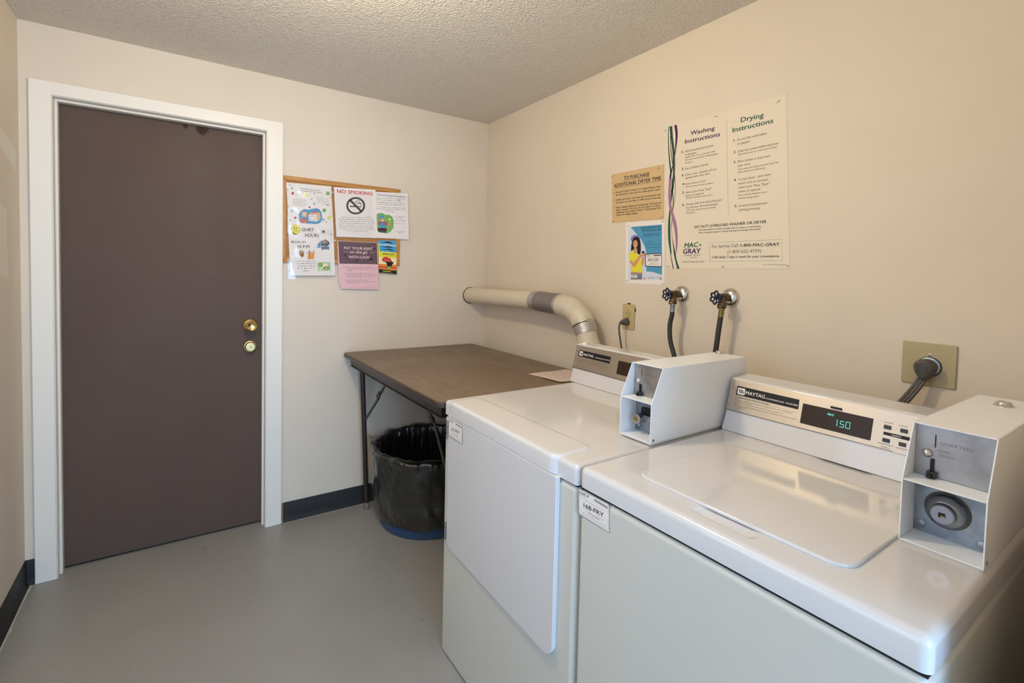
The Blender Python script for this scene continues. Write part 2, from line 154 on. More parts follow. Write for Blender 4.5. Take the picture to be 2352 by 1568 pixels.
  ['P',[[-1.07559,1.70404],[-1.07628,1.70702],[-1.07816,1.70928],[-1.08086,1.71036],[-1.08385,1.71006],[-1.08652,1.70844],[-1.08836,1.70581],[-1.08899,1.7027],[-1.08831,1.69972],[-1.08644,1.69747],[-1.08374,1.69637],[-1.08076,1.69667],[-1.07808,1.69829],[-1.07624,1.70092]],'print_ltblue',1],
  ['P',[[-1.1014,1.68294],[-1.10192,1.68521],[-1.10335,1.68693],[-1.10539,1.68777],[-1.10765,1.68755],[-1.10967,1.68633],[-1.11106,1.68433],[-1.11155,1.68197],[-1.11103,1.6797],[-1.10961,1.67797],[-1.10757,1.67713],[-1.10532,1.67734],[-1.10329,1.67857],[-1.10189,1.68057]],'print_magenta',1],
  ['P',[[-1.02051,1.67389],[-1.02159,1.67852],[-1.02454,1.68203],[-1.02876,1.68374],[-1.03343,1.6833],[-1.0376,1.68081],[-1.04047,1.67676],[-1.04146,1.67196],[-1.04039,1.66735],[-1.03746,1.66383],[-1.03325,1.66211],[-1.02859,1.66253],[-1.02439,1.66501],[-1.02151,1.66907]],'print_green',1],
  ['P',[[-1.18688,1.65576],[-1.18757,1.65886],[-1.18947,1.66122],[-1.19219,1.66237],[-1.1952,1.66209],[-1.1979,1.66044],[-1.19976,1.65774],[-1.20041,1.65453],[-1.19973,1.65144],[-1.19784,1.64908],[-1.19512,1.64792],[-1.19211,1.64819],[-1.1894,1.64984],[-1.18754,1.65254]],'print_ltblue',1],
  ['P',[[-1.1704,1.62151],[-1.17098,1.62411],[-1.17258,1.6261],[-1.17487,1.62708],[-1.17739,1.62687],[-1.17966,1.6255],[-1.18122,1.62325],[-1.18177,1.62057],[-1.18119,1.61797],[-1.17961,1.61599],[-1.17732,1.615],[-1.17479,1.61521],[-1.17252,1.61657],[-1.17095,1.61882]],'print_magenta',1],
  ['P',[[-.99818,1.63505],[-.99911,1.639],[-1.00163,1.64201],[-1.00524,1.64349],[-1.00923,1.64315],[-1.0128,1.64106],[-1.01526,1.63764],[-1.01611,1.63356],[-1.01519,1.62962],[-1.01268,1.62661],[-1.00908,1.62511],[-1.00509,1.62544],[-1.0015,1.62752],[-.99904,1.63095]],'print_yellow',1],
  ['P',[[-1.01714,1.61162],[-1.01747,1.61305],[-1.01838,1.61415],[-1.01969,1.61469],[-1.02113,1.61458],[-1.02242,1.61383],[-1.02331,1.61259],[-1.02362,1.61111],[-1.02329,1.60967],[-1.02238,1.60858],[-1.02107,1.60803],[-1.01963,1.60814],[-1.01834,1.60889],[-1.01745,1.61013]],'print_magenta',1],
  ['P',[[-1.00979,1.70302],[-1.01013,1.70445],[-1.01104,1.70552],[-1.01235,1.70604],[-1.01379,1.7059],[-1.01509,1.70513],[-1.01598,1.70387],[-1.01629,1.70238],[-1.01596,1.70096],[-1.01504,1.69988],[-1.01374,1.69936],[-1.01229,1.6995],[-1.01099,1.70028],[-1.0101,1.70153]],'print_magenta',1],
  ['P',[[-1.09232,1.72712],[-1.09268,1.72869],[-1.09367,1.72987],[-1.09509,1.73044],[-1.09666,1.73027],[-1.09806,1.72941],[-1.09903,1.72802],[-1.09937,1.72638],[-1.09901,1.72481],[-1.09802,1.72362],[-1.0966,1.72305],[-1.09503,1.72322],[-1.09363,1.72408],[-1.09266,1.72547]],'print_green',1],
  ['P',[[-1.14213,1.68313],[-1.14264,1.68538],[-1.14403,1.6871],[-1.14604,1.68792],[-1.14826,1.68771],[-1.15025,1.68649],[-1.15162,1.68452],[-1.15209,1.68217],[-1.15159,1.67992],[-1.15019,1.67821],[-1.14819,1.67738],[-1.14597,1.67759],[-1.14398,1.6788],[-1.14261,1.68078]],'print_cream',1],
  ['P',[[-1.19752,1.60713],[-1.19786,1.60868],[-1.19881,1.60987],[-1.20017,1.61046],[-1.20167,1.61033],[-1.20301,1.60952],[-1.20394,1.60818],[-1.20427,1.60658],[-1.20392,1.60503],[-1.20298,1.60384],[-1.20163,1.60325],[-1.20013,1.60337],[-1.19878,1.60418],[-1.19785,1.60552]],'print_green',1],
  ['P',[[-1.16997,1.73843],[-1.17021,1.73946],[-1.17084,1.74024],[-1.17176,1.74061],[-1.17277,1.7405],[-1.17368,1.73993],[-1.1743,1.73901],[-1.17452,1.73794],[-1.17429,1.73691],[-1.17365,1.73613],[-1.17274,1.73576],[-1.17173,1.73587],[-1.17082,1.73644],[-1.17019,1.73735]],'print_green',1],
  ['P',[[-1.03207,1.75221],[-1.03232,1.75327],[-1.033,1.75407],[-1.03397,1.75445],[-1.03504,1.75433],[-1.036,1.75374],[-1.03666,1.7528],[-1.03689,1.75169],[-1.03665,1.75063],[-1.03597,1.74983],[-1.035,1.74945],[-1.03393,1.74957],[-1.03296,1.75016],[-1.0323,1.7511]],'print_ltblue',1],
  ['G','',-1.19099,1.71476,-1.12541,1.7216,.00324,'ink_grey',0,0,3],
  ['G','',-1.19019,1.70718,-1.12459,1.71391,.00323,'ink_grey',0,0,3],
  ['G','',-1.1894,1.69958,-1.12376,1.70621,.00324,'ink_grey',0,0,3],
  ['G','',-1.1886,1.69199,-1.12293,1.69851,.00324,'ink_grey',0,0,3],
  ['G','',-1.1878,1.68439,-1.1221,1.6908,.00324,'ink_grey',0,0,3],
  ['G','',-1.07153,1.74171,-1.01126,1.73141,.00328,'ink_grey',0,0,3],
  ['G','',-1.06988,1.73361,-1.00956,1.7232,.00328,'ink_grey',0,0,3],
  ['G','',-1.06823,1.72549,-1.00786,1.71497,.00328,'ink_grey',0,0,3],
  ['G','',-1.06658,1.71737,-1.00616,1.70674,.00328,'ink_grey',0,0,3],
  ['G','',-1.06493,1.70925,-1.00446,1.6985,.00327,'ink_grey',0,0,3],
  ['P',[[-1.15936,1.62244],[-1.16213,1.63849],[-1.15079,1.65784],[-1.13164,1.67104],[-1.11418,1.66816],[-1.09468,1.67491],[-1.07106,1.68127],[-1.05712,1.6776],[-1.04499,1.66121],[-1.04194,1.63224],[-1.04856,1.60664],[-1.06644,1.59692],[-1.11366,1.59414],[-1.14848,1.59556],[-1.15697,1.60632]],'print_blue',2],
  ['P',[[-1.02858,1.62413],[-1.02904,1.62669],[-1.03032,1.62892],[-1.0323,1.63061],[-1.03478,1.63159],[-1.03752,1.63177],[-1.04025,1.63113],[-1.0427,1.62974],[-1.04464,1.62773],[-1.04587,1.6253],[-1.04628,1.62269],[-1.04583,1.62015],[-1.04456,1.61792],[-1.04259,1.61623],[-1.04012,1.61524],[-1.03738,1.61505],[-1.03465,1.61567],[-1.03219,1.61706],[-1.03024,1.61907],[-1.029,1.62151]],'print_ltblue',1],
  ['P',[[-1.11205,1.64203],[-1.0708,1.64727],[-1.06655,1.61022],[-1.10909,1.61015]],'paper_white',4],
  ['P',[[-1.0708,1.64727],[-1.05298,1.65882],[-1.04871,1.62541],[-1.06655,1.61022]],'print_tan',4],
  ['P',[[-1.11205,1.64203],[-1.09652,1.65741],[-1.05298,1.65966],[-1.0708,1.64727]],'print_peach',4],
  ['P',[[-1.10615,1.63595],[-1.07669,1.63971],[-1.07454,1.61706],[-1.10445,1.6163]],'print_greyline',5],
  ['P',[[-1.10418,1.63405],[-1.07865,1.63747],[-1.07653,1.61898],[-1.10251,1.61852]],'paper_white',6],
  ['P',[[-1.14501,1.65428],[-1.12382,1.65906],[-1.11872,1.65049],[-1.11974,1.62903],[-1.14293,1.62994]],'print_peach',3],
  ['P',[[-1.12721,1.64358],[-1.12756,1.6457],[-1.12856,1.64756],[-1.13011,1.64896],[-1.13206,1.64978],[-1.13421,1.64993],[-1.13635,1.6494],[-1.13827,1.64824],[-1.1398,1.64657],[-1.14077,1.64454],[-1.14109,1.64237],[-1.14074,1.64025],[-1.13974,1.6384],[-1.1382,1.63699],[-1.13626,1.63617],[-1.13411,1.63601],[-1.13197,1.63654],[-1.13004,1.6377],[-1.12851,1.63937],[-1.12753,1.6414]],'print_ltblue',4],
  ['P',[[-1.12837,1.64471],[-1.12855,1.64621],[-1.12906,1.64754],[-1.12984,1.64856],[-1.13081,1.64917],[-1.13188,1.64932],[-1.13296,1.64898],[-1.13392,1.6482],[-1.13468,1.64704],[-1.13516,1.64563],[-1.13532,1.6441],[-1.13514,1.6426],[-1.13464,1.64127],[-1.13387,1.64025],[-1.13289,1.63964],[-1.13182,1.63949],[-1.13075,1.63982],[-1.12978,1.64061],[-1.12902,1.64176],[-1.12853,1.64317]],'print_cream',5],
  ['P',[[-1.15551,1.61664],[-1.1313,1.61986],[-1.11846,1.61269],[-1.12147,1.59888],[-1.15042,1.59949]],'print_pinkred',3],
  ['P',[[-1.14085,1.60557],[-1.12157,1.61326],[-1.12147,1.59765],[-1.13887,1.59753]],'print_orange',4],
  ['P',[[-1.09651,1.65576],[-1.06498,1.6644],[-1.06215,1.65884],[-1.09452,1.65264]],'print_pinkred',5],
 ]),
 'quiet_hours_flyer': dict(mat='paper_white', outline=[[-1.2121,1.5947],[-.9835,1.5969],[-.9714,1.322],[-1.1993,1.318]], it=[
  ['P',[[-1.15094,1.56103],[-1.15214,1.56954],[-1.15551,1.57704],[-1.1607,1.58279],[-1.1672,1.58624],[-1.17437,1.58705],[-1.18151,1.58516],[-1.1879,1.58076],[-1.19295,1.57428],[-1.19617,1.56637],[-1.19724,1.55779],[-1.19607,1.54936],[-1.19277,1.5419],[-1.18765,1.53613],[-1.1812,1.53263],[-1.17404,1.53173],[-1.16688,1.53355],[-1.16042,1.53791],[-1.1553,1.54439],[-1.15203,1.55236]],'print_gold',1],
  ['P',[[-1.15287,1.56253],[-1.15397,1.57016],[-1.15705,1.57688],[-1.16182,1.58203],[-1.16779,1.58511],[-1.17437,1.58583],[-1.18092,1.58412],[-1.18679,1.58016],[-1.19143,1.57435],[-1.19439,1.56725],[-1.19537,1.55954],[-1.1943,1.55198],[-1.19126,1.54529],[-1.18656,1.54013],[-1.18064,1.537],[-1.17407,1.53621],[-1.1675,1.53785],[-1.16157,1.54178],[-1.15687,1.5476],[-1.15387,1.55476]],'print_yellow',2],
  ['P',[[-1.17805,1.56808],[-1.17857,1.57043],[-1.17991,1.57181],[-1.18155,1.57169],[-1.18286,1.57012],[-1.18335,1.5677],[-1.18283,1.56535],[-1.1815,1.56397],[-1.17986,1.56408],[-1.17855,1.56565]],'ink_black',3],
  ['P',[[-1.16552,1.56898],[-1.16604,1.57134],[-1.16738,1.57272],[-1.16903,1.5726],[-1.17035,1.57102],[-1.17084,1.5686],[-1.17032,1.56624],[-1.16898,1.56486],[-1.16734,1.56497],[-1.16601,1.56655]],'ink_black',3],
  ['R',[[-1.1909,1.54849],[-1.18958,1.54439],[-1.18741,1.53855],[-1.18349,1.53387],[-1.17743,1.53322],[-1.1713,1.53467],[-1.1671,1.53585]],[[-1.18918,1.54944],[-1.1871,1.54584],[-1.18417,1.54111],[-1.18133,1.53828],[-1.17728,1.5376],[-1.1716,1.53791],[-1.16736,1.53827]],'ink_black',3],
  ['P',[[-1.16962,1.55443],[-1.1703,1.55669],[-1.17192,1.55753],[-1.17352,1.55646],[-1.17418,1.55411],[-1.1735,1.55186],[-1.17188,1.55102],[-1.17027,1.55208]],'ink_black',3],
  ['T','QUIET',-1.14514,1.55488,-1.08397,1.557,.01565,'ink_black',.8,0,3],
  ['T','HOURS',-1.12679,1.52446,-1.05793,1.52746,.01739,'ink_black',.8,0,3],
  ['T','BEGIN AT',-1.19535,1.489,-1.12074,1.49144,.01063,'ink_black',.6,0,3],
  ['T','10 P.M.',-1.16296,1.46378,-1.10102,1.46599,.01564,'ink_black',.8,0,3],
  ['P',[[-1.04775,1.50547],[-1.02566,1.51682],[-1.00522,1.50534],[-1.00183,1.49199],[-1.01521,1.48073],[-1.02944,1.48421],[-1.04633,1.47914]],'print_darkgrey',2],
  ['P',[[-1.06561,1.4886],[-1.04976,1.50619],[-1.04752,1.47698],[-1.06146,1.46792]],'print_blue',2],
  ['P',[[-1.0475,1.47489],[-1.02942,1.48211],[-1.00295,1.47924],[-1.00484,1.46137],[-1.02521,1.46336],[-1.04335,1.4583]],'print_steel',3],
  ['P',[[-1.04176,1.51084],[-1.02564,1.51388],[-1.00924,1.49793],[-1.04161,1.49197]],'print_greyline',3],
  ['G','',-1.07341,1.46942,-1.009,1.47047,.0042,'ink_black',0,0,4],
  ['P',[[-1.1552,1.44695],[-1.14372,1.45363],[-1.13284,1.44384],[-1.13392,1.43143],[-1.1319,1.41915],[-1.13771,1.42098],[-1.14345,1.41252],[-1.14737,1.42265],[-1.15313,1.42242]],'print_brown',2],
  ['P',[[-1.13902,1.44357],[-1.13976,1.44641],[-1.14175,1.44843],[-1.14446,1.44908],[-1.14715,1.44819],[-1.1491,1.44599],[-1.14981,1.44309],[-1.14907,1.44025],[-1.14708,1.43823],[-1.14438,1.43757],[-1.14169,1.43846],[-1.13973,1.44065]],'print_tan',3],
  ['P',[[-1.11253,1.43232],[-1.10487,1.45544],[-1.09888,1.44119],[-1.08901,1.43746],[-1.0852,1.45636],[-1.08042,1.45241],[-1.08287,1.40855],[-1.11431,1.40658]],'print_orange',2],
  ['P',[[-1.10684,1.45742],[-1.10009,1.44529],[-1.10671,1.43878],[-1.11065,1.44275]],'print_violet',3],
  ['R',[[-1.12232,1.43852],[-1.11886,1.43867],[-1.1141,1.43888],[-1.11063,1.43903]],[[-1.12233,1.44018],[-1.11887,1.44033],[-1.11411,1.44053],[-1.11064,1.44068]],'ink_black',3],
  ['P',[[-1.09695,1.44543],[-1.08907,1.44578],[-1.0908,1.41242],[-1.09867,1.41213]],'print_gold',3],
  ['G','',-1.17587,1.3921,-1.07285,1.3947,.00619,'ink_grey',0,0,3],
  ['G','',-1.17199,1.37954,-1.06877,1.38187,.00621,'ink_grey',0,0,3],
  ['G','',-1.16428,1.36707,-1.07662,1.36867,.00621,'ink_grey',0,0,3],
  ['G','',-1.16802,1.35425,-1.07851,1.35567,.00621,'ink_grey',0,0,3],
  ['G','',-1.13913,1.34219,-1.10799,1.34205,.00621,'ink_grey',0,0,3],
  ['P',[[-1.06487,1.39329],[-.9981,1.39379],[-.99482,1.34796],[-1.06129,1.34435]],'print_ltgreen',2],
  ['P',[[-1.03261,1.37875],[-1.03333,1.38238],[-1.03537,1.38561],[-1.03852,1.38812],[-1.04246,1.38967],[-1.04682,1.3901],[-1.05116,1.38939],[-1.05506,1.3876],[-1.05814,1.3849],[-1.0601,1.38157],[-1.06076,1.37792],[-1.06004,1.37431],[-1.05803,1.37109],[-1.05491,1.36858],[-1.05098,1.36702],[-1.04663,1.36656],[-1.04228,1.36725],[-1.03836,1.36904],[-1.03526,1.37173],[-1.03327,1.37508]],'print_green',3],
  ['P',[[-.99865,1.36276],[-.99944,1.36641],[-1.00169,1.36967],[-1.00515,1.3722],[-1.0095,1.37377],[-1.0143,1.37421],[-1.01907,1.37349],[-1.02336,1.37169],[-1.02675,1.36898],[-1.02891,1.36562],[-1.02964,1.36195],[-1.02885,1.35832],[-1.02664,1.35507],[-1.0232,1.35254],[-1.01888,1.35096],[-1.01409,1.35049],[-1.0093,1.35118],[-1.00499,1.35297],[-1.00156,1.35569],[-.99938,1.35906]],'print_green',3],
  ['P',[[-1.01143,1.37302],[-1.01211,1.37771],[-1.014,1.38191],[-1.01691,1.38519],[-1.02056,1.38724],[-1.02458,1.38786],[-1.02859,1.38699],[-1.03218,1.38472],[-1.03501,1.38128],[-1.03681,1.37699],[-1.03741,1.37229],[-1.03674,1.36762],[-1.03487,1.36343],[-1.03198,1.36015],[-1.02834,1.35808],[-1.02433,1.35744],[-1.02031,1.35828],[-1.0167,1.36054],[-1.01385,1.36399],[-1.01203,1.36829]],'print_cream',4],
  ['R',[[-1.02769,1.35387],[-1.02649,1.35805],[-1.0248,1.36347],[-1.02333,1.36618],[-1.02093,1.36597],[-1.01648,1.36415],[-1.01307,1.3626]],[[-1.03308,1.35563],[-1.03165,1.35984],[-1.02939,1.36585],[-1.02551,1.37068],[-1.01978,1.3706],[-1.01469,1.36823],[-1.01128,1.36645]],'ink_black',5],
  ['P',[[-1.00426,1.39444],[-.99687,1.39383],[-.99591,1.37771],[-1.00208,1.37965]],'print_ltblue',4],
 ]),
 'council_flyer': dict(mat='paper_white', outline=[[-.8174,1.8004],[-.5555,1.8178],[-.5438,1.5451],[-.8099,1.5409]], it=[
  ['T','Wood Chapel Residents',-.74115,1.78518,-.56972,1.79011,.009,'print_navy',.8,0,3],
  ['G','',-.74638,1.76867,-.56712,1.77938,.00405,'ink_black',0,0,3],
  ['G','',-.74443,1.75824,-.59593,1.76543,.00404,'ink_black',0,0,3],
  ['G','',-.74606,1.7439,-.57641,1.75276,.00404,'ink_black',0,0,3],
  ['G','',-.74592,1.73327,-.58108,1.74131,.00404,'ink_black',0,0,3],
  ['G','',-.74573,1.71822,-.56629,1.72712,.00406,'ink_black',0,0,3],
  ['G','',-.74377,1.70775,-.57097,1.71566,.00406,'ink_black',0,0,3],
  ['G','',-.69878,1.70122,-.6379,1.69863,.00404,'ink_black',0,0,3],
  ['P',[[-.74652,1.67466],[-.73073,1.68494],[-.70784,1.68832],[-.69385,1.67925],[-.6706,1.68127],[-.64933,1.6718],[-.63952,1.64768],[-.64224,1.60662],[-.65982,1.58272],[-.6784,1.57154],[-.72929,1.5758],[-.74549,1.59474]],'print_green',2],
  ['P',[[-.72598,1.67199],[-.70538,1.67735],[-.69835,1.66989],[-.70278,1.65607],[-.71885,1.65251],[-.72494,1.66227]],'print_blue',3],
  ['P',[[-.69715,1.64981],[-.69773,1.65281],[-.69935,1.65543],[-.70183,1.6574],[-.70493,1.65855],[-.70836,1.65874],[-.71176,1.65798],[-.71482,1.65633],[-.71722,1.65395],[-.71875,1.65109],[-.71925,1.64801],[-.71867,1.64502],[-.71707,1.64241],[-.7146,1.64043],[-.71151,1.63928],[-.70809,1.63907],[-.70468,1.63982],[-.70161,1.64147],[-.69919,1.64384],[-.69765,1.64672]],'print_skin',4],
  ['P',[[-.71739,1.64593],[-.69803,1.6466],[-.70256,1.63995],[-.71408,1.63904]],'paper_white',5],
  ['P',[[-.7323,1.63135],[-.7164,1.64064],[-.69099,1.63997],[-.68159,1.63307],[-.67911,1.62199],[-.69295,1.61421],[-.72522,1.61405],[-.73444,1.62005]],'print_red',3],
  ['P',[[-.72087,1.63225],[-.69555,1.63423],[-.68584,1.60348],[-.72504,1.60066]],'print_blue',4],
  ['P',[[-.68143,1.62182],[-.6605,1.63018],[-.65567,1.6215],[-.67899,1.61389]],'print_skin',4],
  ['R',[[-.65686,1.62159],[-.65883,1.63217],[-.66152,1.64669],[-.66348,1.65724]],[[-.65918,1.62106],[-.66114,1.63163],[-.66383,1.64614],[-.66579,1.65669]],'print_tan',4],
  ['P',[[-.65993,1.656],[-.66023,1.65793],[-.66105,1.65962],[-.66232,1.66092],[-.6639,1.66168],[-.66564,1.66185],[-.66737,1.66139],[-.66892,1.66037],[-.67015,1.65887],[-.67092,1.65705],[-.67116,1.65508],[-.67086,1.65315],[-.67004,1.65146],[-.66878,1.65016],[-.6672,1.64939],[-.66546,1.64922],[-.66373,1.64967],[-.66217,1.65069],[-.66095,1.65219],[-.66017,1.65402]],'print_cream',5],
  ['P',[[-.73645,1.59984],[-.68115,1.60157],[-.68329,1.5879],[-.734,1.58664]],'ink_maroon',5],
  ['P',[[-.734,1.58664],[-.68236,1.58796],[-.68543,1.57423],[-.73159,1.57698]],'print_darkgrey',5],
  ['G','',-.6375,1.67145,-.56547,1.6757,.00365,'ink_grey',0,0,3],
  ['G','',-.6184,1.66668,-.58477,1.66765,.00366,'ink_grey',0,0,3],
  ['G','',-.62303,1.6572,-.58463,1.65849,.00365,'ink_grey',0,0,3],
  ['G','',-.63716,1.64787,-.56996,1.6514,.00365,'ink_grey',0,0,3],
  ['G','',-.63455,1.63218,-.56484,1.63569,.00366,'ink_grey',0,0,3],
  ['G','',-.62196,1.58527,-.56894,1.58701,.00366,'ink_grey',0,0,3],
  ['G','',-.6123,1.57907,-.5834,1.57914,.00367,'ink_grey',0,0,3],
 ]),
 'no_smoking_notice': dict(mat='paper_white', outline=[[-.9825,1.804],[-.752,1.8158],[-.7357,1.541],[-.9663,1.5344]], it=[
  ['T','NO SMOKING',-.96445,1.77438,-.76821,1.78179,.01896,'print_red',1.3,0,3],
  ['R',[[-.81023,1.71948],[-.81097,1.72703],[-.81302,1.73426],[-.8163,1.74098],[-.82074,1.74703],[-.82622,1.75225],[-.8326,1.75652],[-.83972,1.75974],[-.84738,1.76183],[-.85541,1.76274],[-.86361,1.76246],[-.87176,1.76099],[-.87967,1.75839],[-.88715,1.75471],[-.89402,1.75006],[-.90012,1.74455],[-.9053,1.73832],[-.90944,1.73151],[-.91245,1.72429],[-.91425,1.71683],[-.91481,1.70932],[-.9141,1.70192],[-.91215,1.69483],[-.909,1.6882],[-.90472,1.6822],[-.89941,1.67697],[-.89321,1.67264],[-.88624,1.66933],[-.87869,1.6671],[-.87072,1.66604],[-.86254,1.66616],[-.85435,1.66747],[-.84635,1.66995],[-.83873,1.67353],[-.8317,1.67813],[-.82542,1.68365],[-.82007,1.68993],[-.81578,1.69684],[-.81266,1.7042],[-.81079,1.71181],[-.81023,1.71948]],[[-.82124,1.71841],[-.82183,1.72439],[-.82344,1.73011],[-.82604,1.73544],[-.82955,1.74023],[-.83388,1.74438],[-.83893,1.74777],[-.84456,1.75033],[-.85063,1.752],[-.857,1.75273],[-.8635,1.75252],[-.86997,1.75137],[-.87625,1.74932],[-.8822,1.74641],[-.88766,1.74272],[-.89252,1.73835],[-.89664,1.7334],[-.89994,1.72799],[-.90233,1.72225],[-.90377,1.71632],[-.90421,1.71035],[-.90364,1.70447],[-.90209,1.69883],[-.89958,1.69356],[-.89617,1.6888],[-.89195,1.68465],[-.88701,1.68122],[-.88147,1.6786],[-.87547,1.67685],[-.86914,1.67601],[-.86265,1.67612],[-.85616,1.67717],[-.84981,1.67915],[-.84378,1.682],[-.83822,1.68565],[-.83325,1.69003],[-.82902,1.69502],[-.82563,1.70049],[-.82316,1.70631],[-.82169,1.71234],[-.82124,1.71841]],'ink_dark',2],
  ['P',[[-.90112,1.74071],[-.89268,1.74889],[-.82484,1.6875],[-.83264,1.67938]],'ink_dark',2],
  ['P',[[-.89527,1.71122],[-.84701,1.71374],[-.84693,1.70679],[-.8952,1.70477]],'ink_dark',3],
  ['P',[[-.84439,1.71355],[-.83916,1.71406],[-.83908,1.7071],[-.84432,1.70661]],'ink_dark',3],
  ['P',[[-.83654,1.71388],[-.83217,1.7143],[-.83209,1.70734],[-.83646,1.70692]],'ink_dark',3],
  ['R',[[-.86139,1.74158],[-.86317,1.73968],[-.86563,1.73668],[-.86589,1.73279],[-.86227,1.73024],[-.85709,1.72831],[-.85185,1.72697],[-.84692,1.72699],[-.84239,1.7276],[-.83934,1.72717],[-.83725,1.72435],[-.83563,1.71997],[-.83453,1.71667]],[[-.85928,1.73961],[-.86099,1.73779],[-.86295,1.73553],[-.86328,1.73456],[-.86077,1.73301],[-.85596,1.73123],[-.8512,1.73],[-.84686,1.73004],[-.84211,1.73065],[-.83757,1.72981],[-.83453,1.72598],[-.83274,1.72121],[-.83162,1.71786]],'ink_dark',3],
  ['R',[[-.85827,1.74168],[-.85371,1.74183],[-.84755,1.74191],[-.84383,1.74131],[-.84419,1.74018],[-.84608,1.73678],[-.84616,1.73268],[-.84193,1.73007],[-.83637,1.72823],[-.83237,1.72701]],[[-.85812,1.74428],[-.85353,1.74444],[-.84714,1.74452],[-.84213,1.74345],[-.84171,1.73959],[-.84361,1.73617],[-.84396,1.73428],[-.84071,1.73249],[-.83538,1.73074],[-.83141,1.72953]],'ink_dark',3],
  ['G','',-.94026,1.64243,-.77335,1.65466,.00433,'ink_grey',0,0,3],
  ['G','',-.95602,1.63026,-.7552,1.64487,.00433,'ink_grey',0,0,3],
  ['G','',-.95509,1.61948,-.75506,1.63357,.00433,'ink_grey',0,0,3],
  ['G','',-.95415,1.60869,-.75491,1.62226,.00434,'ink_grey',0,0,3],
  ['G','',-.95321,1.59789,-.75477,1.61096,.00434,'ink_grey',0,0,3],
  ['G','',-.95228,1.58709,-.75462,1.59964,.00435,'ink_grey',0,0,3],
  ['G','',-.95134,1.57628,-.75448,1.58833,.00434,'ink_grey',0,0,3],
  ['G','',-.90402,1.56861,-.79473,1.57428,.00435,'ink_grey',0,0,3],
 ]),
 'rent_flyer': dict(mat='paper_pink', outline=[[-.9607,1.5149],[-.735,1.5155],[-.724,1.2458],[-.9378,1.2495],[-.9508,1.2855]], it=[
  ['P',[[-.95588,1.51225],[-.73878,1.51321],[-.73336,1.39083],[-.94848,1.38832]],'print_plum',1],
  ['P',[[-.84775,1.43028],[-.83252,1.43087],[-.83244,1.42363],[-.84767,1.42305]],'print_plum2',2],
  ['P',[[-.78358,1.4134],[-.7721,1.4138],[-.77204,1.4096],[-.78353,1.4092]],'print_plum3',2],
  ['P',[[-.93842,1.4534],[-.9299,1.45378],[-.92983,1.44723],[-.93836,1.44686]],'print_darkplum',2],
  ['P',[[-.83005,1.47477],[-.80521,1.47596],[-.80511,1.46786],[-.82996,1.46672]],'print_plum2',2],
  ['P',[[-.94319,1.44143],[-.92929,1.44202],[-.92923,1.43588],[-.94313,1.43531]],'print_plum3',2],
  ['P',[[-.89658,1.42989],[-.87806,1.43061],[-.87802,1.42701],[-.89654,1.4263]],'print_darkplum',2],
  ['P',[[-.84881,1.4229],[-.8332,1.42349],[-.83315,1.41919],[-.84876,1.41861]],'print_plum2',2],
  ['P',[[-.87736,1.40606],[-.84568,1.40714],[-.84558,1.39827],[-.87726,1.39724]],'print_plum3',2],
  ['P',[[-.78177,1.41867],[-.76393,1.41932],[-.7639,1.41629],[-.78174,1.41566]],'print_darkplum',2],
  ['P',[[-.82893,1.44634],[-.81184,1.44706],[-.81179,1.44271],[-.82888,1.44201]],'print_plum2',2],
  ['P',[[-.87449,1.45341],[-.85995,1.45405],[-.85989,1.44907],[-.87443,1.44844]],'print_plum3',2],
  ['P',[[-.8647,1.41418],[-.84238,1.41498],[-.84233,1.41006],[-.86465,1.40928]],'print_darkplum',2],
  ['P',[[-.89783,1.45382],[-.88497,1.45439],[-.88492,1.45035],[-.89779,1.44979]],'print_plum2',2],
  ['P',[[-.85523,1.49295],[-.83535,1.49398],[-.83529,1.48826],[-.85516,1.48725]],'print_plum3',2],
  ['P',[[-.8186,1.42747],[-.79325,1.42843],[-.79314,1.4193],[-.81849,1.41838]],'print_darkplum',2],
  ['P',[[-.88027,1.43305],[-.86406,1.4337],[-.86397,1.42587],[-.88018,1.42525]],'print_plum2',2],
  ['P',[[-.88919,1.45516],[-.87973,1.45558],[-.87968,1.45111],[-.88914,1.4507]],'print_plum3',2],
  ['P',[[-.7695,1.48261],[-.74366,1.48387],[-.74354,1.47506],[-.76939,1.47384]],'print_darkplum',2],
  ['P',[[-.81589,1.45535],[-.79287,1.45636],[-.79284,1.45362],[-.81586,1.45263]],'print_plum2',2],
  ['P',[[-.93491,1.47768],[-.9235,1.47824],[-.92347,1.47525],[-.93488,1.47469]],'print_plum3',2],
  ['P',[[-.92445,1.44278],[-.91213,1.4433],[-.91202,1.43175],[-.92433,1.43126]],'print_darkplum',2],
  ['P',[[-.8237,1.44828],[-.79802,1.44937],[-.79796,1.44461],[-.82365,1.44355]],'print_plum2',2],
  ['P',[[-.77725,1.41951],[-.75058,1.42048],[-.75049,1.41343],[-.77716,1.4125]],'print_plum3',2],
  ['P',[[-.79338,1.42863],[-.76855,1.42958],[-.7684,1.41808],[-.79324,1.41719]],'print_darkplum',2],
  ['P',[[-.83282,1.46573],[-.81105,1.46673],[-.811,1.46268],[-.83278,1.4617]],'print_plum2',2],
  ['P',[[-.91303,1.42598],[-.8864,1.427],[-.88627,1.41519],[-.91291,1.41422]],'print_plum3',2],
  ['T','PAY YOUR RENT',-.92385,1.46853,-.76185,1.47127,.01421,'paper_pinkwhite',.6,0,4],
  ['T','on the go',-.8924,1.44809,-.7939,1.44924,.01625,'paper_pinkwhite',.6,.3,4],
  ['T','WITH CASH',-.90004,1.419,-.78213,1.4209,.01506,'paper_pinkwhite',.6,0,4],
  ['R',[[-.93096,1.45292],[-.92195,1.4532],[-.90951,1.45359],[-.90041,1.45387]],[[-.93096,1.45392],[-.92195,1.4542],[-.9095,1.45459],[-.90041,1.45488]],'paper_pinkwhite',4],
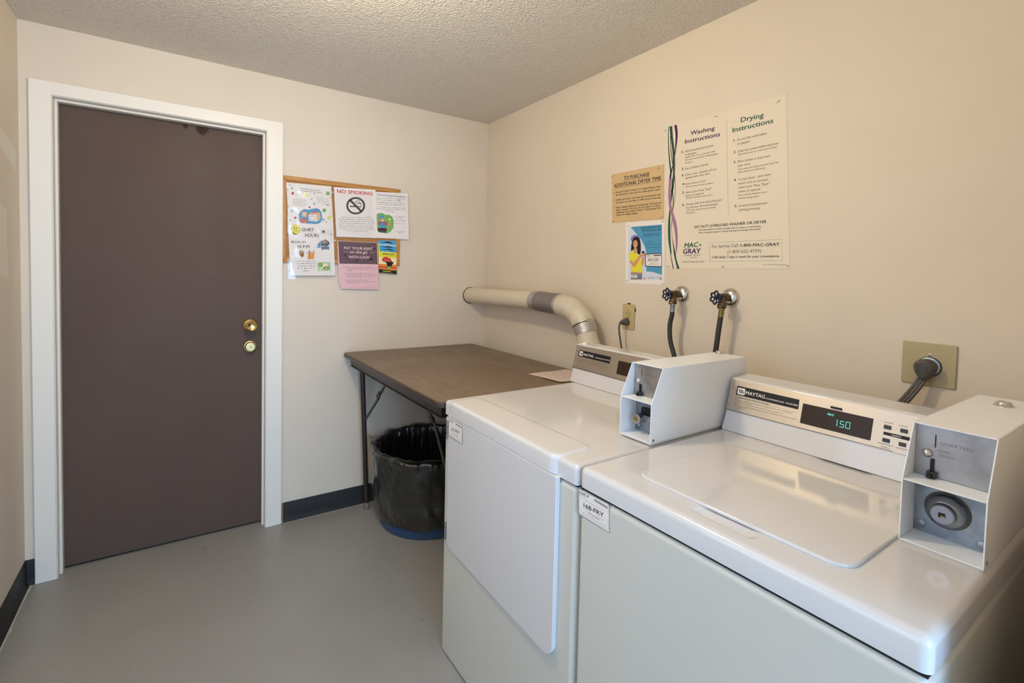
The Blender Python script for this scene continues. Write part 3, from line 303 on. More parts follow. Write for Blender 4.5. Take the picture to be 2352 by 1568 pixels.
  ['R',[[-.78154,1.45584],[-.77257,1.45592],[-.7602,1.45604],[-.75116,1.45613]],[[-.78151,1.45687],[-.77255,1.45696],[-.76018,1.45708],[-.75113,1.45716]],'paper_pinkwhite',4],
  ['T','1',-.92421,1.36703,-.92028,1.36713,.00601,'print_plum',0,0,3],
  ['T','2',-.92384,1.32993,-.91892,1.33002,.00603,'print_plum',0,0,3],
  ['T','3',-.91955,1.29484,-.9156,1.29489,.00604,'print_plum',0,0,3],
  ['G','',-.91141,1.36837,-.76687,1.37016,.00367,'print_plum',0,0,3],
  ['G','',-.91131,1.35873,-.75203,1.36058,.00367,'print_plum',0,0,3],
  ['G','',-.91123,1.35129,-.88137,1.34996,.00362,'print_plum',0,0,3],
  ['G','',-.91105,1.33319,-.74746,1.33428,.00368,'print_plum',0,0,3],
  ['G','',-.91096,1.32414,-.74099,1.32503,.00368,'print_plum',0,0,3],
  ['G','',-.91086,1.31508,-.7525,1.31548,.00368,'print_plum',0,0,3],
  ['G','',-.9087,1.29698,-.78893,1.29635,.00367,'print_plum',0,0,3],
  ['G','',-.90861,1.28792,-.74157,1.28751,.00369,'print_plum',0,0,3],
  ['G','',-.90753,1.27946,-.84426,1.27794,.00365,'print_plum',0,0,3],
  ['G','',-.90433,1.25769,-.7454,1.25579,.00287,'print_pinkred',0,0,3],
 ]),
 'africa_card': dict(mat='print_yellow', outline=[[-.732,1.5281],[-.6236,1.5322],[-.6173,1.3357],[-.7242,1.3431]], it=[
  ['P',[[-.73197,1.52812],[-.62359,1.53224],[-.62267,1.50046],[-.73024,1.50953]],'print_sky',1],
  ['P',[[-.73023,1.50849],[-.62274,1.5047],[-.62266,1.49983],[-.72974,1.50394]],'paper_white',2],
  ['P',[[-.72527,1.50355],[-.62266,1.49983],[-.62144,1.46229],[-.72158,1.46627]],'print_sky',3],
  ['P',[[-.72712,1.43374],[-.62051,1.42936],[-.61901,1.38896],[-.72572,1.3921]],'print_cream',1],
  ['P',[[-.72596,1.39418],[-.61927,1.39108],[-.61806,1.35488],[-.7249,1.36291]],'print_orange',2],
  ['P',[[-.72534,1.3796],[-.61882,1.37618],[-.61828,1.3698],[-.72504,1.37334]],'print_red',3],
  ['P',[[-.72493,1.365],[-.61808,1.35594],[-.61733,1.33569],[-.72422,1.34308]],'print_darkgreen',3],
  ['P',[[-.7249,1.36291],[-.70732,1.3602],[-.70496,1.34453],[-.71993,1.34213],[-.72422,1.34308]],'ink_black',4],
  ['P',[[-.65073,1.35202],[-.61809,1.35701],[-.61733,1.33569],[-.63289,1.33752]],'ink_black',4],
  ['P',[[-.70078,1.35406],[-.65512,1.35192],[-.65508,1.34875],[-.70074,1.35091]],'print_yellow',4],
  ['P',[[-.71586,1.51759],[-.69658,1.5197],[-.67721,1.5256],[-.65756,1.52187],[-.63989,1.51439],[-.65965,1.51543],[-.67927,1.51752],[-.69654,1.51615]],'ink_black',4],
  ['P',[[-.71339,1.49271],[-.68977,1.49432],[-.67249,1.49855],[-.65277,1.49365],[-.63509,1.48712],[-.65709,1.48922],[-.67456,1.49088],[-.69403,1.49055]],'ink_black',4],
  ['P',[[-.71105,1.47781],[-.68956,1.47924],[-.66902,1.484],[-.65037,1.47899],[-.63044,1.47144],[-.65249,1.47361],[-.67,1.47638],[-.68951,1.47547]],'ink_black',4],
  ['R',[[-.6948,1.51399],[-.69219,1.51232],[-.68859,1.51002],[-.68596,1.50835]],[[-.69392,1.51521],[-.69137,1.51343],[-.68787,1.511],[-.68533,1.50922]],'paper_white',5],
  ['R',[[-.68187,1.51574],[-.67924,1.51407],[-.67562,1.51176],[-.67298,1.51009]],[[-.68097,1.51696],[-.67842,1.51519],[-.6749,1.51274],[-.67234,1.51096]],'paper_white',5],
  ['R',[[-.68776,1.47245],[-.68513,1.47075],[-.68152,1.46842],[-.67889,1.46672]],[[-.68687,1.47366],[-.68432,1.47187],[-.6808,1.46939],[-.67825,1.46759]],'paper_white',5],
  ['R',[[-.67913,1.47495],[-.6765,1.47325],[-.67287,1.47092],[-.67023,1.46922]],[[-.67824,1.47617],[-.67568,1.47437],[-.67215,1.47189],[-.66959,1.47009]],'paper_white',5],
  ['T','AFRICAN',-.70592,1.44711,-.63558,1.44577,.0101,'ink_black',1,0,5],
  ['G','',-.69979,1.43899,-.64317,1.43699,.0021,'print_green',0,0,5],
  ['P',[[-.70606,1.42619],[-.69542,1.43497],[-.67813,1.43564],[-.67153,1.43063],[-.65842,1.42901],[-.65168,1.41763],[-.64715,1.40826],[-.63608,1.40438],[-.64255,1.39463],[-.65585,1.40269],[-.68199,1.40185],[-.69288,1.40675],[-.70367,1.40848],[-.7085,1.41564]],'print_red',4],
  ['P',[[-.69947,1.41596],[-.68223,1.41867],[-.6648,1.41717],[-.65594,1.40903],[-.67338,1.40739],[-.69294,1.41094]],'print_pinkred',5],
  ['P',[[-.69291,1.40884],[-.65593,1.40797],[-.64714,1.4072],[-.63608,1.40438],[-.64475,1.39457],[-.649,1.38385],[-.65543,1.37309],[-.66843,1.36536],[-.67513,1.37678],[-.67862,1.39354],[-.68308,1.40181]],'ink_black',5],
  ['P',[[-.67519,1.381],[-.65113,1.37955],[-.65866,1.36983],[-.66622,1.3633],[-.67176,1.36949]],'print_green',6],
 ]),
 'washer_panel': dict(mat='brushed', outline=None, it=[
  ['P',[[1.98188,.07377],[2.15724,.07149],[2.15805,.04551],[1.98159,.04707]],'ink_black',1],
  ['P',[[1.98574,.06879],[2.00535,.06915],[2.00741,.06783],[2.00771,.05194],[2.00647,.05013],[1.98753,.04992],[1.98565,.05128],[1.98461,.06745]],'paper_white',2],
  ['P',[[1.98718,.06433],[1.99005,.06438],[1.99604,.05409],[1.99297,.05398]],'ink_black',3],
  ['P',[[1.992,.06442],[1.99486,.06447],[2.00081,.05421],[1.99776,.05409]],'ink_black',3],
  ['P',[[1.9968,.06451],[1.99964,.06456],[2.00556,.05433],[2.00252,.05421]],'ink_black',3],
  ['T','MAYTAG',2.0107,.05456,2.0663,.05408,.00947,'paper_white',1.2,0,3],
  ['T','COMMERCIAL WASHER',2.06955,.05356,2.1547,.05335,.00394,'paper_white',.8,.25,3],
  ['T','PERSONAL SAFETY RULES',1.99071,.04004,2.08084,.03985,.00247,'ink_black',.8,.3,3],
  ['R',[[1.98056,.03832],[1.99035,.0383],[2.00452,.03826],[2.02099,.03821],[2.03897,.03817],[2.059,.03811],[2.08112,.03794],[2.10892,.03756],[2.13819,.03708],[2.15829,.03675]],[[1.98059,.03876],[1.99038,.03873],[2.00454,.03869],[2.02102,.03863],[2.039,.03859],[2.05903,.03852],[2.08115,.03835],[2.10895,.03796],[2.13822,.03748],[2.15832,.03714]],'ink_black',1],
  ['P',[[1.98524,.03429],[1.98487,.03492],[1.98418,.0352],[1.98342,.03503],[1.98289,.03447],[1.98279,.03373],[1.98316,.0331],[1.98385,.03282],[1.98461,.03299],[1.98514,.03355]],'ink_black',1],
  ['P',[[1.98505,.02631],[1.98468,.02694],[1.98399,.02722],[1.98323,.02704],[1.9827,.02648],[1.9826,.02574],[1.98297,.02511],[1.98366,.02483],[1.98442,.02501],[1.98495,.02557]],'ink_black',1],
  ['P',[[1.98515,.01862],[1.98479,.01925],[1.98409,.01952],[1.98334,.01935],[1.98281,.01878],[1.98271,.01804],[1.98308,.01742],[1.98377,.01714],[1.98452,.01732],[1.98505,.01789]],'ink_black',1],
  ['G','',1.98989,.03238,2.1459,.03166,.00161,'ink_grey',0,0,3],
  ['G','',1.98998,.02888,2.03603,.02876,.00166,'ink_grey',0,0,3],
  ['G','',1.98976,.0241,2.12193,.02413,.00161,'ink_grey',0,0,3],
  ['G','',1.98932,.01741,2.1576,.01809,.00159,'ink_grey',0,0,3],
  ['G','',1.99014,.01321,2.0207,.01341,.00167,'ink_grey',0,0,3],
  ['R',[[1.95875,-.00126],[1.99219,-.00134],[2.03789,-.00142],[2.08177,-.00138],[2.1162,-.00118],[2.14969,-.00086],[2.19285,-.00045],[2.25755,.00011],[2.32621,.00072],[2.37144,.00111]],[[1.95885,-5e-05],[1.99228,-.00015],[2.03798,-.00027],[2.08186,-.00026],[2.11628,-8e-05],[2.14977,.00022],[2.19292,.0006],[2.25762,.00112],[2.32628,.00167],[2.37151,.00204]],'ink_black',1],
  ['L','PRICE',2.22955,.04882,2.24359,.04893,.00503,'led',.6,0,3],
  ['LR',[[2.25147,.03968],[2.25219,.04019],[2.25318,.04088],[2.2539,.04139]],[[2.25097,.04066],[2.25169,.04116],[2.25268,.04186],[2.2534,.04237]],'led',3],
  ['LR',[[2.25309,.04185],[2.25299,.03789],[2.25284,.03246],[2.25273,.0285]],[[2.25421,.0419],[2.2541,.03795],[2.25395,.03251],[2.25385,.02856]],'led',3],
  ['LP',[[2.25518,.02862],[2.25481,.02927],[2.25412,.0294],[2.25351,.02892],[2.25335,.02812],[2.25372,.02747],[2.25442,.02735],[2.25502,.02782]],'led',3],
  ['LR',[[2.2605,.04097],[2.26291,.04098],[2.2662,.04099],[2.26859,.04099]],[[2.26057,.04213],[2.26298,.04214],[2.26627,.04214],[2.26866,.04214]],'led',3],
  ['LR',[[2.26003,.04154],[2.25995,.03937],[2.25983,.03639],[2.25975,.03423]],[[2.26104,.04157],[2.26096,.0394],[2.26085,.03643],[2.26077,.03427]],'led',3],
  ['LR',[[2.26022,.03367],[2.26268,.03364],[2.26606,.0336],[2.26851,.03357]],[[2.2603,.03483],[2.26277,.0348],[2.26615,.03475],[2.26859,.03472]],'led',3],
  ['LR',[[2.26805,.03415],[2.26791,.03204],[2.26771,.02915],[2.26756,.02704]],[[2.26905,.03414],[2.26891,.03204],[2.26871,.02915],[2.26856,.02704]],'led',3],
  ['LR',[[2.26811,.02762],[2.26555,.02767],[2.26201,.02774],[2.25943,.02779]],[[2.26801,.02647],[2.26545,.02651],[2.26191,.02658],[2.25933,.02663]],'led',3],
  ['LR',[[2.27289,.04214],[2.27543,.04206],[2.27891,.04196],[2.28143,.04189]],[[2.27298,.04329],[2.27552,.04321],[2.279,.0431],[2.28152,.04303]],'led',3],
  ['LR',[[2.28098,.04241],[2.28099,.03807],[2.281,.03209],[2.281,.02775]],[[2.28197,.0425],[2.28197,.03815],[2.28198,.03219],[2.28199,.02785]],'led',3],
  ['LR',[[2.28154,.02837],[2.27897,.02841],[2.27543,.02846],[2.27284,.02849]],[[2.28145,.02723],[2.27888,.02726],[2.27534,.02731],[2.27275,.02735]],'led',3],
  ['LR',[[2.27329,.02796],[2.27333,.03234],[2.27339,.03836],[2.27344,.04274]],[[2.27229,.02788],[2.27233,.03226],[2.27239,.03829],[2.27244,.04268]],'led',3],
  ['P',[[2.3494,.04059],[2.40612,.0412],[2.40602,.03287],[2.34937,.03399]],'ink_black',1],
  ['T','FABRIC',2.36561,.03486,2.38397,.03575,.00317,'paper_white',.4,.2,3],
  ['T','WHITES',2.34674,.06157,2.36454,.06189,.00228,'ink_grey',0,0,3],
  ['T','COLORS',2.37557,.06157,2.39295,.06156,.00223,'ink_grey',0,0,3],
  ['T','PERMANENT',2.34204,.01139,2.37133,.01146,.00239,'ink_grey',0,0,3],
  ['T','PRESS',2.34876,.00456,2.36484,.00457,.00239,'ink_grey',0,0,3],
  ['T','WOOLENS',2.37649,.01054,2.4016,.01116,.00233,'ink_grey',0,0,3],
 ]),
 'dryer_panel': dict(mat='brushed', outline=None, it=[
  ['P',[[1.25619,.07802],[1.43981,.07688],[1.43794,.04962],[1.25473,.05204]],'ink_black',1],
  ['P',[[1.26073,.07412],[1.281,.07413],[1.28145,.05596],[1.26021,.05624]],'paper_white',2],
  ['P',[[1.26353,.06919],[1.26672,.06907],[1.27192,.06059],[1.26847,.06066]],'ink_black',3],
  ['P',[[1.26812,.06918],[1.2713,.06906],[1.27648,.06059],[1.27305,.06066]],'ink_black',3],
  ['P',[[1.2727,.06916],[1.27587,.06904],[1.28103,.06059],[1.2776,.06066]],'ink_black',3],
  ['T','MAYTAG',1.28728,.05842,1.34351,.05941,.00933,'paper_white',1.2,0,3],
  ['T','COMMERCIAL DRYER',1.35301,.059,1.43546,.05948,.0036,'paper_white',.8,.25,3],
  ['G','',1.26126,.04416,1.436,.04246,.00164,'ink_grey',0,0,3],
  ['G','',1.2612,.03921,1.43215,.0379,.00163,'ink_grey',0,0,3],
  ['G','',1.26001,.0331,1.43109,.03221,.00164,'ink_grey',0,0,3],
  ['G','',1.26021,.02722,1.43497,.02671,.00163,'ink_grey',0,0,3],
  ['G','',1.25255,.01311,1.32319,.01331,.00167,'ink_grey',0,0,3],
  ['R',[[1.22752,.00162],[1.28576,.00094],[1.36455,1e-05],[1.43914,-.00087],[1.50527,-.00165],[1.56833,-.0024],[1.62325,-.00305],[1.67229,-.00364],[1.71481,-.00414],[1.74314,-.00448]],[[1.22772,.00339],[1.28596,.00266],[1.36474,.00168],[1.43932,.00075],[1.50545,-8e-05],[1.56851,-.00087],[1.62342,-.00157],[1.67245,-.00218],[1.71497,-.00272],[1.7433,-.00307]],'ink_black',1],
 ]),
 'washer_sticker': dict(mat='paper_white', outline=[[1.9496,.8546],[1.9515,.8558],[2.0456,.8581],[2.0497,.8561],[2.0537,.798],[2.0518,.795],[1.9564,.7935],[1.9525,.7962]], it=[
  ['P',[[1.94993,.85454],[1.95186,.85556],[2.04536,.85771],[2.04945,.85573],[2.0534,.79796],[2.05152,.79523],[1.95677,.79392],[1.95285,.79656]],'ink_black',1],
  ['P',[[1.95122,.85416],[1.95316,.85475],[2.04431,.8563],[2.0484,.85449],[2.0523,.79795],[2.05039,.79593],[1.95797,.79548],[1.95406,.79795]],'paper_white',2],
  ['T','CSC',1.95312,.8449,1.97689,.84576,.00557,'ink_black',1.8,0,3],
  ['P',[[1.985,.85038],[1.98447,.85199],[1.98323,.85263],[1.98175,.85205],[1.9806,.85046],[1.98022,.84848],[1.98076,.84687],[1.982,.84623],[1.98348,.84682],[1.98462,.8484]],'print_teal',3],
  ['G','',1.95386,.84083,1.98207,.84145,.00108,'ink_grey',0,0,3],
  ['P',[[2.00234,.8515],[2.00309,.85149],[2.00332,.84623],[2.00256,.84623]],'ink_grey',3],
  ['P',[[2.00406,.85145],[2.00502,.85153],[2.00524,.84627],[2.00428,.84619]],'ink_grey',3],
  ['P',[[2.00577,.85141],[2.00694,.85157],[2.00716,.84632],[2.00599,.84615]],'ink_grey',3],
  ['P',[[2.00748,.85136],[2.00833,.8514],[2.00855,.84615],[2.0077,.84611]],'ink_grey',3],
  ['P',[[2.00918,.85131],[2.01024,.85143],[2.01046,.8462],[2.0094,.84607]],'ink_grey',3],
  ['P',[[2.01088,.85127],[2.01162,.85126],[2.01184,.84603],[2.0111,.84603]],'ink_grey',3],
  ['P',[[2.01257,.85122],[2.01352,.8513],[2.01374,.84607],[2.01279,.84599]],'ink_grey',3],
  ['P',[[2.01426,.85117],[2.01541,.85133],[2.01563,.84612],[2.01448,.84595]],'ink_grey',3],
  ['P',[[2.01595,.85113],[2.01679,.85116],[2.01701,.84595],[2.01617,.84591]],'ink_grey',3],
  ['P',[[2.01763,.85108],[2.01867,.8512],[2.01889,.846],[2.01785,.84587]],'ink_grey',3],
  ['P',[[2.01931,.85103],[2.02004,.85103],[2.02026,.84583],[2.01953,.84583]],'ink_grey',3],
  ['P',[[2.02098,.85099],[2.02191,.85107],[2.02213,.84588],[2.0212,.8458]],'ink_grey',3],
  ['P',[[2.02265,.85094],[2.02378,.8511],[2.024,.84592],[2.02287,.84576]],'ink_grey',3],
  ['P',[[2.02431,.8509],[2.02514,.85093],[2.02536,.84576],[2.02453,.84572]],'ink_grey',3],
  ['P',[[2.02597,.85085],[2.027,.85097],[2.02722,.8458],[2.02619,.84568]],'ink_grey',3],
  ['P',[[2.02763,.85081],[2.02835,.8508],[2.02857,.84564],[2.02785,.84564]],'ink_grey',3],
  ['P',[[2.02928,.85076],[2.0302,.85084],[2.03042,.84568],[2.0295,.8456]],'ink_grey',3],
  ['P',[[2.03093,.85072],[2.03205,.85088],[2.03227,.84573],[2.03115,.84556]],'ink_grey',3],
  ['P',[[2.03257,.85067],[2.03339,.85071],[2.03361,.84556],[2.03279,.84552]],'ink_grey',3],
  ['P',[[2.03421,.85063],[2.03523,.85074],[2.03544,.84561],[2.03443,.84549]],'ink_grey',3],
  ['P',[[2.03585,.85058],[2.03656,.85058],[2.03678,.84544],[2.03606,.84545]],'ink_grey',3],
  ['P',[[2.03748,.85054],[2.03839,.85061],[2.03861,.84549],[2.03769,.84541]],'ink_grey',3],
  ['P',[[2.0391,.85049],[2.04021,.85065],[2.04043,.84553],[2.03932,.84537]],'ink_grey',3],
  ['P',[[2.04073,.85045],[2.04153,.85048],[2.04175,.84537],[2.04094,.84533]],'ink_grey',3],
  ['P',[[2.04235,.8504],[2.04335,.85052],[2.04357,.84542],[2.04256,.84529]],'ink_grey',3],
  ['P',[[2.04396,.85036],[2.04467,.85035],[2.04488,.84525],[2.04418,.84526]],'ink_grey',3],
  ['G','',1.96893,.83523,2.03189,.83525,.00105,'ink_black',0,0,3],
  ['T','168-FRY',1.9694,.8187,2.03379,.82183,.00943,'ink_black',.8,0,3],
  ['G','',1.97198,.81624,1.99194,.81592,.00107,'ink_black',0,0,3],
  ['T','1-877-264-6622',1.9834,.80989,2.02127,.80975,.00316,'ink_grey',.2,0,3],
  ['G','',2.01024,.8162,2.03324,.81559,.00104,'ink_black',0,0,3],
  ['G','',1.96404,.80346,2.04187,.80447,.00135,'ink_black',0,0,3],
  ['G','',1.96303,.80027,2.04407,.80025,.0009,'ink_grey',0,0,3],
  ['G','',1.95684,.79763,2.04922,.7974,.0009,'ink_grey',0,0,3],
  ['R',[[2.04738,.81955],[2.04777,.8138],[2.04831,.80588],[2.04871,.80013]],[[2.04817,.81991],[2.04856,.81416],[2.0491,.80625],[2.04949,.80049]],'ink_grey',3],
 ]),
 'dryer_sticker': dict(mat='paper_white', outline=[[-.00727,.8515],[-.00537,.8527],[.08873,.855],[.09283,.853],[.09683,.7949],[.09493,.7919],[-.00047,.7904],[-.00437,.7931]], it=[
  ['P',[[-.00694,.85144],[-.00501,.85246],[.08849,.85461],[.09258,.85263],[.09653,.79486],[.09465,.79213],[-.0001,.79082],[-.00402,.79346]],'ink_black',1],
  ['P',[[-.00565,.85106],[-.00371,.85165],[.08744,.8532],[.09153,.85139],[.09543,.79485],[.09352,.79283],[.0011,.79238],[-.00281,.79485]],'paper_white',2],
  ['T','CSC',-.00375,.8418,.02002,.84266,.00557,'ink_black',1.8,0,3],
  ['P',[[.02813,.84728],[.0276,.84889],[.02636,.84953],[.02488,.84895],[.02373,.84736],[.02335,.84538],[.02389,.84377],[.02513,.84313],[.02661,.84372],[.02775,.8453]],'print_teal',3],
  ['G','',-.00301,.83773,.0252,.83835,.00108,'ink_grey',0,0,3],
  ['P',[[.04547,.8484],[.04622,.84839],[.04645,.84313],[.04569,.84313]],'ink_grey',3],
  ['P',[[.04719,.84835],[.04815,.84843],[.04837,.84317],[.04741,.84309]],'ink_grey',3],
  ['P',[[.0489,.84831],[.05007,.84847],[.05029,.84322],[.04912,.84305]],'ink_grey',3],
  ['P',[[.05061,.84826],[.05146,.8483],[.05168,.84305],[.05083,.84301]],'ink_grey',3],
  ['P',[[.05231,.84821],[.05337,.84833],[.05359,.8431],[.05253,.84297]],'ink_grey',3],
  ['P',[[.05401,.84817],[.05475,.84816],[.05497,.84293],[.05423,.84293]],'ink_grey',3],
  ['P',[[.0557,.84812],[.05665,.8482],[.05687,.84297],[.05592,.84289]],'ink_grey',3],
  ['P',[[.05739,.84807],[.05854,.84823],[.05876,.84302],[.05761,.84285]],'ink_grey',3],
  ['P',[[.05908,.84803],[.05992,.84806],[.06014,.84285],[.0593,.84281]],'ink_grey',3],
  ['P',[[.06076,.84798],[.0618,.8481],[.06202,.8429],[.06098,.84277]],'ink_grey',3],
  ['P',[[.06244,.84793],[.06317,.84793],[.06339,.84273],[.06266,.84273]],'ink_grey',3],
  ['P',[[.06411,.84789],[.06504,.84797],[.06526,.84278],[.06433,.8427]],'ink_grey',3],
  ['P',[[.06578,.84784],[.06691,.848],[.06713,.84282],[.066,.84266]],'ink_grey',3],
  ['P',[[.06744,.8478],[.06827,.84783],[.06849,.84266],[.06766,.84262]],'ink_grey',3],
  ['P',[[.0691,.84775],[.07013,.84787],[.07035,.8427],[.06932,.84258]],'ink_grey',3],
  ['P',[[.07076,.84771],[.07148,.8477],[.0717,.84254],[.07098,.84254]],'ink_grey',3],
  ['P',[[.07241,.84766],[.07333,.84774],[.07355,.84258],[.07263,.8425]],'ink_grey',3],
  ['P',[[.07406,.84762],[.07518,.84778],[.0754,.84263],[.07428,.84246]],'ink_grey',3],
  ['P',[[.0757,.84757],[.07652,.84761],[.07674,.84246],[.07592,.84242]],'ink_grey',3],
  ['P',[[.07734,.84753],[.07836,.84764],[.07857,.84251],[.07756,.84239]],'ink_grey',3],
  ['P',[[.07898,.84748],[.07969,.84748],[.07991,.84234],[.07919,.84235]],'ink_grey',3],
  ['P',[[.08061,.84744],[.08152,.84751],[.08174,.84239],[.08082,.84231]],'ink_grey',3],
  ['P',[[.08223,.84739],[.08334,.84755],[.08356,.84243],[.08245,.84227]],'ink_grey',3],
  ['P',[[.08386,.84735],[.08466,.84738],[.08488,.84227],[.08407,.84223]],'ink_grey',3],
  ['P',[[.08548,.8473],[.08648,.84742],[.0867,.84232],[.08569,.84219]],'ink_grey',3],
  ['P',[[.08709,.84726],[.0878,.84725],[.08801,.84215],[.08731,.84216]],'ink_grey',3],
  ['G','',.01206,.83213,.07502,.83215,.00105,'ink_black',0,0,3],
  ['T','167-FRY',.01253,.8156,.07692,.81873,.00943,'ink_black',.8,0,3],
  ['G','',.01511,.81314,.03507,.81282,.00107,'ink_black',0,0,3],
  ['T','1-877-264-6622',.02653,.80679,.0644,.80665,.00316,'ink_grey',.2,0,3],
  ['G','',.05337,.8131,.07637,.81249,.00104,'ink_black',0,0,3],
  ['G','',.00717,.80036,.085,.80137,.00135,'ink_black',0,0,3],
  ['G','',.00616,.79717,.0872,.79715,.0009,'ink_grey',0,0,3],
  ['G','',-3e-05,.79453,.09235,.7943,.0009,'ink_grey',0,0,3],
  ['R',[[.09051,.81645],[.0909,.8107],[.09144,.80278],[.09184,.79703]],[[.0913,.81681],[.09169,.81106],[.09223,.80315],[.09262,.79739]],'ink_grey',3],
 ]),
}

# ------------------------------------------------------------------ materials
MATS = {}
def srgb(r, g, b):
    f = lambda c: (c/255/12.92) if c/255 <= .04045 else ((c/255+.055)/1.055)**2.4
    return (f(r), f(g), f(b), 1)
def mat(name, col, rough=.6, metal=0., bump=None, var=None, rvar=None, coat=0., spec=.5, emit=None, aniso=None, speck=None):
    if name in MATS: return MATS[name]
    m = bpy.data.materials.new(name); m.use_nodes = True
    nt = m.node_tree; N = nt.nodes; L = nt.links
    b = N['Principled BSDF']
    b.inputs['Base Color'].default_value = col
    b.inputs['Roughness'].default_value = rough
    b.inputs['Metallic'].default_value = metal
    b.inputs['Specular IOR Level'].default_value = spec
    if coat: b.inputs['Coat Weight'].default_value = coat; b.inputs['Coat Roughness'].default_value = .08
    geo = N.new('ShaderNodeTexCoord')
    def nz(scale, detail=3, vec=None):
        n = N.new('ShaderNodeTexNoise'); n.inputs['Scale'].default_value = scale; n.inputs['Detail'].default_value = detail
        mp = N.new('ShaderNodeMapping'); L.new(geo.outputs['Object'], mp.inputs['Vector'])
        if vec: mp.inputs['Scale'].default_value = vec
        L.new(mp.outputs['Vector'], n.inputs['Vector']); return n
    colout = None
    if var:   # (scale, second colour, lo, hi, stretch)
        n = nz(var[0], 4, var[4] if len(var) > 4 else None)
        r = N.new('ShaderNodeMapRange'); r.inputs['From Min'].default_value = var[2]; r.inputs['From Max'].default_value = var[3]
        L.new(n.outputs['Fac'], r.inputs['Value'])
        mx = N.new('ShaderNodeMix'); mx.data_type = 'RGBA'
        mx.inputs[6].default_value = col; mx.inputs[7].default_value = var[1]
        L.new(r.outputs['Result'], mx.inputs[0]); colout = mx.outputs[2]
    if speck:  # (scale, colour, threshold)
        n2 = nz(speck[0], 2); mu = N.new('ShaderNodeMapRange'); mu.inputs['From Min'].default_value = speck[2]; mu.inputs['From Max'].default_value = speck[2]+.02
        L.new(n2.outputs['Fac'], mu.inputs['Value'])
        mx = N.new('ShaderNodeMix'); mx.data_type = 'RGBA'
        if colout: L.new(colout, mx.inputs[6])
        else: mx.inputs[6].default_value = col
        mx.inputs[7].default_value = speck[1]; L.new(mu.outputs[0], mx.inputs[0]); colout = mx.outputs[2]
    if colout: L.new(colout, b.inputs['Base Color'])
    if rvar:
        n = nz(rvar[0], 4); r = N.new('ShaderNodeMapRange'); r.inputs['To Min'].default_value = rvar[1]; r.inputs['To Max'].default_value = rvar[2]
        r.inputs['From Min'].default_value = .2; r.inputs['From Max'].default_value = .8
        L.new(n.outputs['Fac'], r.inputs['Value']); L.new(r.outputs['Result'], b.inputs['Roughness'])
    if bump:
        prev = None
        for (sc, st, di, *ex) in bump:
            n = nz(sc, 3, ex[0] if ex else None)
            bp = N.new('ShaderNodeBump'); bp.inputs['Strength'].default_value = st; bp.inputs['Distance'].default_value = di
            L.new(n.outputs['Fac'], bp.inputs['Height'])
            if prev: L.new(prev.outputs['Normal'], bp.inputs['Normal'])
            prev = bp
        L.new(prev.outputs['Normal'], b.inputs['Normal'])
    if aniso is not None:
        cx_ = N.new('ShaderNodeCombineXYZ'); cx_.inputs[0].default_value = .24; cx_.inputs[2].default_value = .97; L.new(cx_.outputs[0], b.inputs['Tangent'])
        b.inputs['Anisotropic'].default_value = aniso
    if emit:
        b.inputs['Emission Color'].default_value = emit[0]; b.inputs['Emission Strength'].default_value = emit[1]
    MATS[name] = m; return m
def M(n): return MATS[n]
mat('wall_paint', srgb(222,210,194), .62, bump=[(160,.12,.002),(14,.06,.004)], var=(1.3, srgb(216,204,187), .4, .7), spec=.3, speck=(42, srgb(176,162,144), .79))
mat('ceiling_texture', srgb(222,215,204), .75, bump=[(120,1.,.010),(55,.5,.007)], var=(120, srgb(232,226,216), .5, .62), spec=.35)
mat('floor_paint', srgb(156,156,154), .34, bump=[(7,.12,.01),(60,.2,.002)], var=(2.2, srgb(149,148,145), .3, .75), rvar=(5,.22,.55), speck=(80, srgb(190,187,178), .735))
mat('trim_paint', srgb(236,230,220), .38, bump=[(30,.08,.002)])
mat('stop_paint', srgb(228,222,212), .35)
mat('patch_paint', srgb(226,220,206), .55, bump=[(40,.08,.001)])
mat('door_paint', srgb(92,76,68), .58, spec=.16, bump=[(5,.1,.004),(70,.1,.001)], var=(3, srgb(88,72,65), .4, .7, (1,1,.4)), rvar=(4,.45,.6))
mat('door_stain', srgb(56,42,34), .6, spec=.12)
mat('scratch', srgb(118,102,93), .6, spec=.1)
mat('vinyl_base', srgb(44,44,45), .5, spec=.2, bump=[(12,.25,.004)], rvar=(8,.4,.6))
mat('caulk', srgb(188,184,176), .6)
mat('glue', srgb(158,118,70), .7)
mat('brass', srgb(232,206,136), .18, 1.)
mat('old_brass', srgb(176,150,104), .32, 1.)
mat('dark', srgb(14,13,13), .6)
mat('oak', srgb(196,140,72), .45, var=(14, srgb(170,114,54), .35, .7, (8,8,1)))
mat('oak_h', srgb(196,140,72), .45, var=(14, srgb(170,114,54), .35, .7, (1,8,8)))
mat('cork', srgb(186,134,78), .85, bump=[(400,.4,.001)], var=(220, srgb(150,100,54), .45, .6))
mat('pin_navy', srgb(36,44,92), .2)
mat('pin_clear', srgb(206,206,210), .15)
mat('steel', srgb(170,172,176), .3, 1.)
mat('staple', srgb(120,116,112), .35, 1.)
mat('enamel', srgb(213,212,214), .09, coat=.2, spec=.5)
mat('enamel_front', srgb(203,202,195), .3, bump=[(500,.04,.0005)])
mat('enamel_cream', srgb(226,220,208), .26)
mat('coin_paint', srgb(236,240,246), .32, bump=[(300,.05,.0005)])
mat('brushed', srgb(196,184,168), .42, .8, bump=[(60,.12,.0006,(1,.02,12))], aniso=.55)
mat('display_glass', srgb(54,42,34), .28, spec=.2)
mat('button_black', srgb(36,36,40), .4)
mat('zinc', srgb(158,166,174), .42, .85, var=(30, srgb(132,140,150), .4, .65))
mat('plate_steel', srgb(176,174,174), .38, .9, var=(18, srgb(150,148,148), .4, .7), bump=[(300,.08,.0005)])
mat('lock_steel', srgb(150,152,158), .25, 1.)
